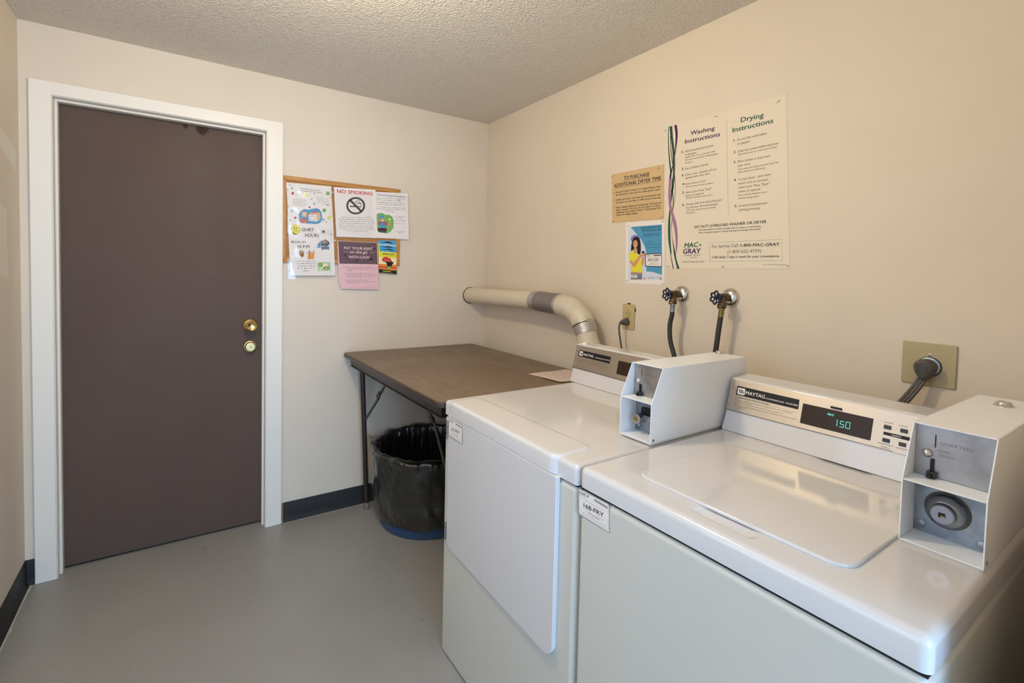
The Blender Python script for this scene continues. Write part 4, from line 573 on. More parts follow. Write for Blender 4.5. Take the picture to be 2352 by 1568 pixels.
mat('rust', srgb(112,98,74), .7, .2)
mat('chrome', srgb(214,210,206), .12, 1.)
mat('valve_brass', srgb(112,92,70), .4, .9, var=(60, srgb(70,66,60), .4, .6))
mat('hose_fitting', srgb(150,132,86), .35, .9)
mat('handle_blue', srgb(28,38,70), .3, .3)
mat('rubber', srgb(52,50,48), .5, bump=[(200,.15,.0006)])
mat('cord_grey', srgb(84,80,78), .45)
mat('plug_grey', srgb(80,78,76), .5)
mat('outlet_almond', srgb(190,170,124), .35)
mat('plate_almond', srgb(176,162,122), .4)
mat('duct_paint', srgb(212,200,180), .5, bump=[(9,.1,.004)])
mat('duct_elbow', srgb(204,194,176), .42, bump=[(25,.2,.003)], var=(36, srgb(186,172,150), .55, .75))
mat('foil', srgb(186,180,176), .36, .7, bump=[(70,.7,.003),(16,.4,.006)])
mat('duct_tape', srgb(140,134,134), .42, .6, bump=[(50,.6,.003)])
mat('laminate', srgb(124,106,90), .42, var=(7, srgb(104,86,70), .35, .7, (12,1,1)), bump=[(90,.08,.0005,(.2,8,1))], rvar=(5,.36,.52))
mat('table_edge', srgb(66,52,45), .4)
mat('table_steel', srgb(62,52,50), .35, .3)
mat('foot_cap', srgb(122,112,110), .5)
mat('bin_plastic', srgb(46,78,118), .35)
mat('bag', srgb(30,29,28), .3, coat=.7, bump=[(9,.5,.02,(1,1,.5)),(30,.35,.006,(1,1,.4))], spec=.6)
mat('note_pink', srgb(224,206,200), .6)
mat('pen', srgb(172,124,138), .6)
mat('light_body', srgb(240,236,228), .5)
mat('light_glass', srgb(255,240,214), .4, emit=(srgb(255,226,180), 2.))
mat('window_light', srgb(220,232,250), .4)
def sleeve_mat():
    m = bpy.data.materials.new('clear_sleeve'); m.use_nodes = True; nt = m.node_tree; N = nt.nodes; L = nt.links
    for n in list(N): N.remove(n)
    o = N.new('ShaderNodeOutputMaterial'); mx = N.new('ShaderNodeMixShader'); t = N.new('ShaderNodeBsdfTransparent'); g = N.new('ShaderNodeBsdfGlossy'); g.inputs['Roughness'].default_value = .12
    nz = N.new('ShaderNodeTexNoise'); nz.inputs['Scale'].default_value = 9; tc = N.new('ShaderNodeTexCoord'); L.new(tc.outputs['Object'], nz.inputs['Vector'])
    bp = N.new('ShaderNodeBump'); bp.inputs['Strength'].default_value = .5; bp.inputs['Distance'].default_value = .015; L.new(nz.outputs['Fac'], bp.inputs['Height']); L.new(bp.outputs['Normal'], g.inputs['Normal'])
    mx.inputs[0].default_value = .07; L.new(t.outputs[0], mx.inputs[1]); L.new(g.outputs[0], mx.inputs[2]); L.new(mx.outputs[0], o.inputs[0]); MATS['clear_sleeve'] = m
sleeve_mat()

# print colours
for n, c in dict(ink_black=(22,20,22), ink_dark=(52,50,54), ink_grey=(92,86,84), ink_purple=(64,30,82), ink_green=(22,84,62), ink_teal=(28,72,66), ink_maroon=(74,26,48),
    ink_lilac=(158,116,148), paper_white=(232,226,224), paper_cream=(226,214,196), paper_tan=(206,176,132), paper_pink=(224,184,190), paper_pinkwhite=(238,206,212),
    print_paleblue=(206,214,232), print_blue=(74,148,190), print_violet=(120,124,186), print_skin=(206,148,116), print_yellow=(226,216,62), print_gold=(206,170,40), print_greyblue=(116,120,140),
    print_pinkred=(206,96,104), print_magenta=(184,50,110), print_green=(120,172,96), print_ltgreen=(176,204,150), print_ltblue=(146,190,222), print_cream=(240,228,176), print_tan=(206,180,150),
    print_peach=(228,164,132), print_greyline=(150,146,146), print_orange=(226,132,52), print_darkgrey=(76,76,82), print_steel=(100,122,148), print_brown=(140,92,50), print_red=(204,58,48),
    print_navy=(44,64,140), print_plum=(98,76,84), print_plum2=(116,84,100), print_plum3=(84,62,78), print_darkplum=(60,42,56), print_sky=(66,158,208), print_darkgreen=(62,66,34), print_teal=(20,130,140)).items():
    mat(n, srgb(*c), .55, spec=.35)
mat('led', srgb(10,40,36), .4, emit=(srgb(96,236,206), 1.5))

# ------------------------------------------------------------------ mesh builder
ORG = {}
class MB:
    def __init__(s): s.v = []; s.f = []; s.m = []; s.mats = []
    def mi(s, m):
        m = M(m) if isinstance(m, str) else m
        if m not in s.mats: s.mats.append(m)
        return s.mats.index(m)
    def add(s, vs, fs, m):
        o = len(s.v); k = s.mi(m)
        s.v += [tuple(v) for v in vs]
        for f in fs: s.f.append([i+o for i in f]); s.m.append(k)
        return s
    def box(s, x0, x1, y0, y1, z0, z1, m):
        x0, x1 = sorted((x0, x1)); y0, y1 = sorted((y0, y1)); z0, z1 = sorted((z0, z1))
        v = [(x0,y0,z0),(x1,y0,z0),(x1,y1,z0),(x0,y1,z0),(x0,y0,z1),(x1,y0,z1),(x1,y1,z1),(x0,y1,z1)]
        return s.add(v, [(0,3,2,1),(4,5,6,7),(0,1,5,4),(1,2,6,5),(2,3,7,6),(3,0,4,7)], m)
    def prism(s, poly, a0, a1, axis, m):
        # poly in the two other axes (in xyz order); extruded along axis
        def P(p, a):
            return {'x': (a, p[0], p[1]), 'y': (p[0], a, p[1]), 'z': (p[0], p[1], a)}[axis]
        n = len(poly); v = [P(p, a0) for p in poly]+[P(p, a1) for p in poly]
        fs = [list(range(n))[::-1], list(range(n, 2*n))]+[(i, (i+1) % n, (i+1) % n+n, i+n) for i in range(n)]
        return s.add(v, fs, m)
    def tube(s, pts, r, m, seg=14, closed=False, cap=True, ref=None):
        pts = [Vector(p) for p in pts]; n = len(pts)
        rs = r if isinstance(r, (list, tuple)) else [r]*n
        T = []
        for i in range(n):
            if closed: d = pts[(i+1) % n]-pts[i-1]
            else: d = pts[min(i+1, n-1)]-pts[max(i-1, 0)]
            T.append(d.normalized())
        u = Vector(ref) if ref else (Vector((0,0,1)) if abs(T[0].z) < .9 else Vector((1,0,0)))
        vs = []
        for i in range(n):
            u = (u-T[i]*u.dot(T[i])).normalized(); w = T[i].cross(u)
            for k in range(seg):
                a = 2*math.pi*k/seg; vs.append(pts[i]+(u*math.cos(a)+w*math.sin(a))*rs[i])
        fs = []
        for i in range(n if closed else n-1):
            j = (i+1) % n
            for k in range(seg):
                k2 = (k+1) % seg; fs.append((i*seg+k, i*seg+k2, j*seg+k2, j*seg+k))
        if cap and not closed: fs += [list(range(seg))[::-1], [(n-1)*seg+k for k in range(seg)]]
        return s.add(vs, fs, m)
    def lathe(s, prof, o, axis, m, seg=32, sy=1., ref=None):
        # prof: (radius, distance along axis)
        ax = Vector(axis).normalized(); o = Vector(o)
        u = Vector(ref) if ref else (Vector((0,0,1)) if abs(ax.z) < .9 else Vector((1,0,0))); u = (u-ax*u.dot(ax)).normalized(); w = ax.cross(u)
        vs = []; fs = []; n = len(prof)
        for r, h in prof:
            r = max(r, 1e-5)
            for k in range(seg):
                a = 2*math.pi*k/seg; vs.append(o+ax*h+u*(r*math.cos(a))+w*(r*sy*math.sin(a)))
        for i in range(n-1):
            for k in range(seg):
                k2 = (k+1) % seg; fs.append((i*seg+k, i*seg+k2, (i+1)*seg+k2, (i+1)*seg+k))
        if prof[0][0] > 1e-4: fs.append(list(range(seg))[::-1])
        if prof[-1][0] > 1e-4: fs.append([(n-1)*seg+k for k in range(seg)])
        return s.add(vs, fs, m)
    def build(s, name, parent=None, origin=None, bevel=0, bseg=3, smooth=None, label=None, cat=None, group=None, kind=None):
        if parent is not None: off = ORG[parent.name]
        elif origin is not None: off = Vector(origin)
        else: off = Vector((0,0,0))
        me = bpy.data.meshes.new(name)
        me.from_pydata([tuple(Vector(v)-off) for v in s.v], [], s.f)
        for m in s.mats: me.materials.append(m)
        for p, k in zip(me.polygons, s.m): p.material_index = k
        bm = bmesh.new(); bm.from_mesh(me); bmesh.ops.recalc_face_normals(bm, faces=bm.faces) if not getattr(s, 'norecalc', False) else None
        bm.to_mesh(me); bm.free()
        if smooth is not None:
            me.shade_smooth(); me.set_sharp_from_angle(angle=math.radians(smooth))
        ob = bpy.data.objects.new(name, me); COL.objects.link(ob)
        if bevel:
            b = ob.modifiers.new('bevel', 'BEVEL'); b.width = bevel; b.segments = bseg; b.limit_method = 'ANGLE'; b.angle_limit = math.radians(30)
            me.shade_smooth(); b.harden_normals = True
            me.set_sharp_from_angle(angle=math.radians(30))
        if parent is not None: ob.parent = parent
        else: ob.location = off
        ORG[ob.name] = off
        if label: ob['label'] = label
        if cat: ob['category'] = cat
        if group: ob['group'] = group
        if kind: ob['kind'] = kind
        return ob
def thing(name, origin, label=None, cat=None, group=None, kind=None):
    o = bpy.data.objects.new(name, None); COL.objects.link(o); o.location = origin; o.empty_display_size = .05
    ORG[o.name] = Vector(origin)
    if label: o['label'] = label
    if cat: o['category'] = cat
    if group: o['group'] = group
    if kind: o['kind'] = kind
    return o
def S(name, mb, **k): return mb.build(name, kind='structure', **k)

# ------------------------------------------------------------------ print on sheets
_tc = {}
def text_mesh(t, bold, shear):
    key = (t, 0, shear)
    if key not in _tc:
        cu = bpy.data.curves.new('t', 'FONT'); cu.body = t; cu.size = 1; cu.shear = shear; cu.resolution_u = 2
        ob = bpy.data.objects.new('t', cu); COL.objects.link(ob)
        dg = bpy.context.evaluated_depsgraph_get(); me = bpy.data.meshes.new_from_object(ob.evaluated_get(dg))
        _tc[key] = ([tuple(v.co[:2]) for v in me.vertices], [tuple(p.vertices) for p in me.polygons])
        bpy.data.objects.remove(ob); bpy.data.curves.remove(cu); bpy.data.meshes.remove(me)
    return _tc[key]
CAP = max(v[1] for v in text_mesh('H', 0, 0)[0])
class Plane:
    def __init__(s, O, U, V):
        s.O = Vector(O); s.U = Vector(U).normalized(); s.V = Vector(V).normalized(); s.N = s.U.cross(s.V)
    def p(s, a, b, off=0): return s.O+s.U*a+s.V*b+s.N*off
LIFT = .00014
def put_items(mb, pl, items, base=0., led=False):
    rnd = random.Random(5)
    for it in items:
        k = it[0]
        if (k[0] == 'L') != led: continue
        if led: k = k[1:] if len(k) > 1 else 'T'
        if k == 'P':
            o = base+it[3]*LIFT
            mb.add([pl.p(a, b, o) for a, b in it[1]], [list(range(len(it[1])))], it[2])
        elif k == 'R':
            o = base+it[4]*LIFT; n = len(it[1])
            mb.add([pl.p(a, b, o) for a, b in it[1]]+[pl.p(a, b, o) for a, b in it[2]], [(i, i+1, n+i+1, n+i) for i in range(n-1)], it[3])
        elif k in 'TG':
            _, t, ax, ay, bx, by, h, m, bold, sh, lay = it
            A = Vector((ax, ay)); B = Vector((bx, by)); D = B-A; L = D.length; d = D/L; w = Vector((-d.y, d.x)); o = base+lay*LIFT
            if k == 'T':
                vs, fs = text_mesh(t, bold, sh)
                x0 = min(v[0] for v in vs); x1 = max(v[0] for v in vs); sx = L/(x1-x0); sy = h/CAP
                q = bold*.016*sx
                for ne, e in enumerate(((-q, 0), (q, 0), (0, q*.6), (0, -q*.6)) if bold else ((0, 0),)):
                    mb.add([pl.p(*(A+d*((x-x0)*sx+e[0])+w*(y*sy+e[1])), o+ne*.00002) for x, y in vs], fs, m)
            else:
                x = 0; cw = h*.85
                while x < L-cw:
                    for q in range(rnd.randint(2, 9)):
                        if x > L-cw*.5: break
                        hh = h*rnd.choice((.65,.65,.7,.95)); a = x+cw*.12; b = x+cw*(.38 if rnd.random() < .5 else .72)
                        z = h*(.0 if rnd.random() < .6 else .35)
                        mb.add([pl.p(*(A+d*a+w*z*0), o), pl.p(*(A+d*b), o), pl.p(*(A+d*b+w*hh), o), pl.p(*(A+d*a+w*hh), o)], [(0,1,2,3)], m)
                        x += cw*.9
                    x += cw*.75
def sheet(key, name, pl, thick, label=None, cat=None, parent=None, curl=0, group=None):
    D = DATA[key]; mb = MB(); mb.norecalc = True
    ol = D['outline']; n = len(ol)
    # thickness body: front and back and edges
    f = [pl.p(a, b, 0) for a, b in ol]; bk = [pl.p(a, b, -thick) for a, b in ol]
    area = sum(ol[i][0]*ol[(i+1) % n][1]-ol[(i+1) % n][0]*ol[i][1] for i in range(n))
    idx = list(range(n)) if area > 0 else list(range(n))[::-1]
    mb.add(f+bk, [idx, [n+i for i in idx[::-1]]]+[(idx[i], n+idx[i], n+idx[(i+1) % n], idx[(i+1) % n]) for i in range(n)], D['mat'])
    put_items(mb, pl, D['it'])
    c = sum(f, Vector())/n
    return mb.build(name, parent=parent, origin=None if parent else c, label=label, cat=cat, group=group)
LAMP, WIN, REAR, EXPO = 33.5, 8, 122, -0.09
LAMPC = (1, .84, .575); WINC = (.46, .62, .92); REARC = (.38, .62, .96)
# ------------------------------------------------------------------ room
XL, H, YF = -2.217, 2.332, -5.6          # left wall, ceiling height, wall behind the camera
DX0, DX1, DZ = -2.116, -1.312, 2.048     # door opening inside the casing
b = MB(); b.box(XL-.1, .1, YF-.1, .2, -.1, 0, 'floor_paint'); S('floor', b)
b = MB(); b.box(XL-.1, .1, YF-.1, .2, H, H+.1, 'ceiling_texture'); S('ceiling', b)
b = MB(); b.box(XL-.1, DX0-.01, 0, .12, 0, H, 'wall_paint'); b.box(DX1+.01, .1, 0, .12, 0, H, 'wall_paint'); b.box(DX0-.01, DX1+.01, 0, .12, DZ+.01, H, 'wall_paint'); S('wall_back', b)
b = MB(); b.box(0, .1, YF, 0, 0, H, 'wall_paint'); S('wall_right', b)
WY_A, WY_B = -2.55, -1.45
b = MB(); b.box(XL-.1, XL, WY_B, 0, 0, H, 'wall_paint'); b.box(XL-.1, XL, YF, WY_A, 0, H, 'wall_paint'); b.box(XL-.1, XL, WY_A, WY_B, 0, .85, 'wall_paint'); b.box(XL-.1, XL, WY_A, WY_B, 2.05, H, 'wall_paint')
b.add([(XL+.0004, -.262, 1.846), (XL+.0004, -.052, 1.80), (XL+.0004, -.05, 1.715), (XL+.0004, -.27, 1.775)], [(0,1,2,3)], 'patch_paint'); b.add([(XL+.0004, -.32, 1.58), (XL+.0004, -.187, 1.552), (XL+.0004, -.182, 1.29), (XL+.0004, -.32, 1.31)], [(0,1,2,3)], 'patch_paint'); S('wall_left', b)
w = thing('window_1', (XL, -2.0, .85), kind='structure')  # added window, out of view, built around the cool fill light
b = MB(); b.box(XL-.06, XL+.012, WY_A, WY_B, .83, .87, 'trim_paint'); b.box(XL-.06, XL+.012, WY_A, WY_B, 2.03, 2.07, 'trim_paint')
for y in (WY_A-.02, WY_B-.02, -2.02): b.box(XL-.06, XL+.012, y, y+.04, .87, 2.03, 'trim_paint')
b.build('window_frame', parent=w)
b = MB(); b.box(XL-.09, XL-.085, WY_A, WY_B, .85, 2.05, 'window_light'); b.build('pane', parent=w)
b = MB(); b.box(-.87, .0, -2.80, -2.68, 0, H, 'wall_paint'); b.box(XL, -.87, -2.80, -2.68, 2.1, H, 'wall_paint'); S('wall_front', b)   # doorway the photograph is taken from
b = MB(); b.box(XL-.1, .1, YF-.1, YF, 0, H, 'wall_paint'); S('wall_rear', b)
# baseboards: vinyl cove
def cove(pts_dir, name):
    (x0, y0), (x1, y1), (nx, ny) = pts_dir
    prof = [(0, 0), (.016, 0), (.013, .004), (.008, .014), (.0055, .03), (.005, .102), (.003, .106), (0, .106)]
    bb = MB(); v = []
    for (x, y) in ((x0, y0), (x1, y1)):
        for d, z in prof: v.append((x+nx*d, y+ny*d, z))
    n = len(prof); bb.add(v, [list(range(n)), list(range(n, 2*n))]+[(i, (i+1) % n, (i+1) % n+n, i+n) for i in range(n)], 'vinyl_base')
    # pale paint line creeping up its toe
    rnd = random.Random(name); L = math.hypot(x1-x0, y1-y0); k = max(2, int(L/.03)); dx, dy = (x1-x0)/L, (y1-y0)/L; vs = []
    for i in range(k+1):
        t = L*i/k; wd = .004+.006*rnd.random()**2
        for q in (.0155, .0165+wd): vs.append((x0+dx*t+nx*q, y0+dy*t+ny*q, .0012 if q > .016 else .002))
    bb.add(vs, [(2*i, 2*i+1, 2*i+3, 2*i+2) for i in range(k)], 'caulk')
    bb.build(name, kind='structure', smooth=40)
cove(((-1.226, 0), (0, 0), (0, -1)), 'baseboard_back')
cove(((XL, 0), (-2.186, 0), (0, -1)), 'baseboard_back')
cove(((XL, 0), (XL, -2.68), (1, 0)), 'baseboard_left')
cove(((0, 0), (0, -2.68), (-1, 0)), 'baseboard_right')
b = MB(); b.box(-1.2350, -1.227, -.003, 0, .006, .104, 'glue'); S('trim_2', b)
# door frame: casing, jamb, stop
CX0, CX1, CZ = -2.1855, -1.2355, 2.1035
fr = thing('trim_1', (CX0, 0, 0), kind='structure')
b = MB()
b.prism([(CX0, 0), (DX0, 0), (DX0, DZ), (DX1, DZ), (DX1, 0), (CX1, 0), (CX1, CZ), (CX0, CZ)], -.018, .0, 'y', 'trim_paint'); b.build('casing', parent=fr, bevel=.004, bseg=3)
b = MB()
b.box(DX0-.009, DX0+.002, -.012, .1, 0, DZ, 'trim_paint'); b.box(DX1-.002, DX1+.009, -.012, .1, 0, DZ, 'trim_paint'); b.box(DX0-.009, DX1+.009, -.012, .1, DZ-.002, DZ+.009, 'trim_paint'); b.build('jamb', parent=fr)
b = MB()
b.box(DX0+.002, DX0+.014, .018, .058, 0, DZ-.012, 'stop_paint'); b.box(DX1-.014, DX1-.002, .018, .058, 0, DZ-.012, 'stop_paint'); b.box(DX0+.002, DX1-.002, .018, .058, DZ-.0145, DZ-.002, 'stop_paint'); b.build('door_stop', parent=fr, bevel=.005, bseg=3)
d = thing('door_1', (-1.7, .06, 0), kind='structure')
b = MB(); b.box(DX0+.003, DX1-.003, .06, .1, .012, DZ-.003, 'door_paint')
rnd = random.Random(3)
b.box(DX0-.01, DX1+.01, .075, .11, 0, .012, 'dark')
slab = b.build('door_slab', parent=d)
b = MB()
bp = Plane((0, .0597, 0), (1, 0, 0), (0, 0, 1))
def blotch(x, z, w, h, m='door_stain', off=0):
    n = 9; top = [(x-w/2+w*i/n, z) for i in range(n+1)]; bot = [(x+w/2-w*i/n, z-h*(.25+.75*abs(math.sin(i*1.7+x*9)))*(1-abs(i-n/2)/n)) for i in range(n+1)]
    b.add([bp.p(a, c, off) for a, c in top+bot], [list(range(2*n+2))], m)
blotch(-1.585, 2.032, .05, .055); blotch(-1.655, 2.032, .02, .03)
def scr(x0, z0, x1, z1, w=.0012): b.add([bp.p(x0, z0), bp.p(x1, z1-w/2), bp.p(x1, z1+w/2), bp.p(x0, z0+w)], [(0,1,2,3)], 'scratch')
for q in ((-2.108, 1.85, -2.09, 1.852), (-2.105, 1.73, -2.075, 1.741), (-2.108, 1.62, -2.08, 1.60), (-2.1, .72, -2.07, .70), (-1.95, 1.89, -1.92, 1.892), (-1.82, 1.83, -1.76, 1.86), (-1.66, 1.66, -1.62, 1.70), (-1.58, 1.32, -1.5, 1.335), (-1.5, 1.49, -1.41, 1.53), (-1.72, .36, -1.62, .395), (-1.9, .98, -1.85, 1.03), (-1.45, 1.75, -1.42, 1.752), (-2.104, .55, -2.094, .556)): scr(*q)
b.build('door_marks', parent=d, label='drip stains and pale scratches')
b = MB(); b.lathe([(.034, 0), (.034, .004), (.029, .010), (.016, .014), (.013, .03), (.022, .038), (.0275, .050), (.0265, .062), (.020, .068), (.0185, .0665), (.006, .0645), (0, .064)], (-1.377, .06, 1.057), (0, -1, 0), 'brass', 40); kn = b.build('door_knob', parent=d, smooth=40, label='polished brass knob')
b = MB(); b.lathe([(.0335, 0), (.0335, .006), (.031, .011), (.0245, .013), (.0235, .03), (.0225, .033), (.0185, .0335), (.0185, .0315), (.009, .0315), (.009, .0335), (0, .0335)], (-1.377, .06, .946), (0, -1, 0), 'old_brass', 36); b.box(-1.3782, -1.3758, .0255, .0266, .941, .951, 'dark'); b.build('deadbolt', parent=d, smooth=40, label='aged brass deadbolt cylinder')

# ------------------------------------------------------------------ bulletin board and its papers
bd = thing('bulletin_board', (-.923, 0, 1.61), 'oak-framed cork board on the wall beside the brown door', 'board')
bx0, bx1, bz0, bz1 = -1.2435, -.600, 1.3855, 1.8355; fw = .024
b = MB(); b.box(bx0+.008, bx1-.008, -.009, -.001, bz0+.008, bz1-.008, 'cork'); b.build('cork_panel', parent=bd)
for q, m in (([(bx0, bz1), (bx1, bz1), (bx1-fw, bz1-fw), (bx0+fw, bz1-fw)], 'oak_h'), ([(bx0, bz0), (bx1, bz0), (bx1-fw, bz0+fw), (bx0+fw, bz0+fw)], 'oak_h'), ([(bx0, bz0), (bx0, bz1), (bx0+fw, bz1-fw), (bx0+fw, bz0+fw)], 'oak'), ([(bx1, bz0), (bx1, bz1), (bx1-fw, bz1-fw), (bx1-fw, bz0+fw)], 'oak')):
    b = MB(); b.prism(q, -.0145, -.001, 'y', m); b.build('frame_rail', parent=bd, bevel=.003)
def bpl(off): return Plane((0, -off, 0), (1, 0, 0), (0, 0, 1))
lf = sheet('laundry_flyer', 'laundry_room_flyer', bpl(.0156), .0004, 'flyer with coloured dots and a cartoon washer, pinned top left on the cork board', 'flyer')
qf = sheet('quiet_hours_flyer', 'quiet_hours_flyer', bpl(.0172), .0004, 'quiet hours flyer with a yellow smiley, hanging below the dotted flyer', 'flyer')
cf = sheet('council_flyer', 'residents_flyer', bpl(.0156), .0004, 'flyer with a cook on a green blob, at the right edge of the cork board', 'flyer')
nf = sheet('no_smoking_notice', 'no_smoking_notice', bpl(.0172), .0004, 'no smoking notice with red heading and crossed-out cigarette on the cork board', 'notice')
rf = sheet('rent_flyer', 'rent_flyer', bpl(.0157), .0004, 'pink flyer about paying rent with cash, below the no smoking notice', 'flyer')
af = sheet('africa_card', 'africa_card', bpl(.0158), .0006, 'small bright card with an Africa map, at the lower right of the cork board', 'card')
def sleeve(par, x0, x1, z0, z1, y, tilt=0):
    mb = MB(); nx, nz_ = 14, 18; vs = []
    for i in range(nx+1):
        for j in range(nz_+1):
            x = x0+(x1-x0)*i/nx; z = z0+(z1-z0)*j/nz_
            vs.append((x+tilt*(z-z1), -y-.0015*abs(noise.noise(Vector((x*14, z*11, y*50))))*2, z))
    mb.add(vs, [(i*(nz_+1)+j, (i+1)*(nz_+1)+j, (i+1)*(nz_+1)+j+1, i*(nz_+1)+j+1) for i in range(nx) for j in range(nz_)], 'clear_sleeve')
    for k in range(3):
        z = z1-(z1-z0)*(.16+.34*k); mb.lathe([(.0022, 0), (.0022, .0006)], (x0+.006+tilt*(z-z1), -y-.003, z), (0, -1, 0), 'ink_dark', 10)
    o = mb.build('clear_sleeve', parent=par, smooth=60); return o
sleeve(lf, -1.222, -1.003, 1.545, 1.805, .0178, -.03)
sleeve(qf, -1.222, -.992, 1.300, 1.570, .0195, -.05)
sleeve(nf, -1.008, -.772, 1.500, 1.790, .0195, -.03)
def pin(x, y, z, m, label, r=.005):
    mb = MB(); mb.lathe([(.0008, -.008), (.0008, 0), (r, 0), (r, .0016), (r*.55, .003), (r*.55, .008), (r*.8, .0095), (r*.8, .011), (0, .0115)], (x, -y, z), (0, -1, 0), m, 16)
    return mb.build('push_pin', origin=(x, -y, z), smooth=40, label=label, cat='push pin', group='push pins on the cork board')
pin(-1.0365, .021, 1.558, 'pin_navy', 'dark blue push pin at the top right of the quiet hours flyer', .006)
pin(-1.205, .019, 1.790, 'pin_clear', 'clear push pin at the top left corner of the dotted flyer')
pin(-.993, .0215, 1.772, 'pin_clear', 'clear push pin at the top left corner of the no smoking notice')
pin(-.614, .0185, 1.770, 'pin_clear', 'clear push pin at the top right corner of the cook flyer')
pin(-.975, .0185, 1.513, 'pin_clear', 'clear push pin at the top left corner of the pink rent flyer')

# ------------------------------------------------------------------ signs on the right wall
def rpl(off): return Plane((-off, 0, 0), (0, -1, 0), (0, 0, 1))
def staples(par, pts):
    for a, z, sl in pts:
        mb = MB(); mb.tube([(-.0012, -a+.006, z-.006*sl), (-.0032, -a+.005, z-.005*sl), (-.0032, -a-.005, z+.005*sl), (-.0012, -a-.006, z+.006*sl)], .0007, 'staple', 6); mb.build('staple', parent=par)
ip = sheet('instruction_poster', 'instruction_poster', rpl(.0012), .0009, 'large cream poster of washing and drying instructions with purple and green ribbons', 'poster')
staples(ip, ((1.4365, 1.966, .15), (1.668, 1.966, .1), (1.902, 1.958, .5), (1.474, 1.400, .1), (1.72, 1.3985, .1), (1.955, 1.402, -.2)))
tn = sheet('dryer_time_sign', 'dryer_time_sign', rpl(.0016), .0014, 'tan sign about purchasing additional dryer time, left of the cream poster', 'sign')
staples(tn, ((1.138, 1.821, .4), (1.408, 1.815, .2), (1.153, 1.609, .2), (1.432, 1.606, .5)))
sp = sheet('service_poster', 'service_poster', rpl(.0012), .0018, 'small blue poster of a woman in yellow with a phone, below the tan sign', 'poster')
staples(sp, ((1.248, 1.583, .1), (1.438, 1.588, .1), (1.252, 1.334, .3), (1.45, 1.327, .1)))

# ------------------------------------------------------------------ height-field slabs (tops of the machines)
def slab_top(x0, x1, y0, y1, zb, zt, r, m, hfun=None, step=.006, rc=None):
    mb = MB(); rc = rc or r; na = 7
    def samples(a, c):
        e = [rc*(1-math.cos(math.pi/2*i/na)) for i in range(na)]
        k = max(2, int((c-a-2*rc)/step)); return [a+q for q in e]+[a+rc+(c-a-2*rc)*i/k for i in range(k+1)]+[c-q for q in e[::-1]]
    X = samples(x0, x1); Y = samples(y0, y1); nx, ny = len(X), len(Y); vs = []
    def place(x, y):
        u = (x0+rc-x)/rc if x < x0+rc else ((x-(x1-rc))/rc if x > x1-rc else 0)
        v = (y0+rc-y)/rc if y < y0+rc else ((y-(y1-rc))/rc if y > y1-rc else 0)
        px, py = x, y; d = max(u, v)
        if u > 0 and v > 0:
            uu = u*math.sqrt(max(0, 1-v*v/2)); vv = v*math.sqrt(max(0, 1-u*u/2)); d = math.hypot(uu, vv)
            px = x0+rc-uu*rc if x < x0+rc else x1-rc+uu*rc
            py = y0+rc-vv*rc if y < y0+rc else y1-rc+vv*rc
        e = max(0, (r-(1-d)*rc))/r if d > 0 else 0
        e = min(e, 1); z = zt-r*(1-math.sqrt(max(0, 1-e*e)))
        return px, py, z+(hfun(px, py) if hfun else 0)
    for x in X:
        for y in Y: vs.append(place(x, y))
    fs = [(i*ny+j, (i+1)*ny+j, (i+1)*ny+j+1, i*ny+j+1) for i in range(nx-1) for j in range(ny-1)]
    ring = [i*ny for i in range(nx)]+[(nx-1)*ny+j for j in range(1, ny)]+[i*ny+ny-1 for i in range(nx-2, -1, -1)]+[j for j in range(ny-2, 0, -1)]
    o = len(vs); vs += [(vs[i][0], vs[i][1], zb) for i in ring]; n = len(ring)
    fs += [(ring[i], ring[(i+1) % n], o+(i+1) % n, o+i) for i in range(n)]+[[o+i for i in range(n)]]
    mb.add(vs, fs, m); return mb
def rrect(a0, a1, b0, b1, r, n=6, rs=None):
    rs = rs or (r, r, r, r); P = []
    for (ca, cb, st, rr) in ((a1-rs[0], b1-rs[0], 0, rs[0]), (a0+rs[1], b1-rs[1], 90, rs[1]), (a0+rs[2], b0+rs[2], 180, rs[2]), (a1-rs[3], b0+rs[3], 270, rs[3])):
        for i in range(n+1):
            a = math.radians(st+90*i/n); P.append((ca+rr*math.cos(a), cb+rr*math.sin(a)))
    return P
def sm(a, b_, x): t = min(max((x-a)/(b_-a), 0), 1); return t*t*(3-2*t)
XB = -.205    # backs of the machines
def console(par, y0, y1, xb, x1, xt, z0, z1, zt):
    # white housing: cross-section in x,z extruded along y
    mb = MB(); mb.prism([(xb, z0), (x1+.0015, z1), (xt+.0015, zt), (xt+.006, zt+.004), (-.222, zt+.008), (-.214, zt), (-.206, z0)], y0, y1, 'y', 'enamel'); return mb.build('console_housing', parent=par, bevel=.0025)
def screw(par, P_, N_, r=.0042, m='steel'):
    mb = MB(); mb.lathe([(r, 0), (r, .0012), (r*.7, .0024), (0, .0027)], P_, N_, m, 16); return mb.build('screw', parent=par, smooth=40)
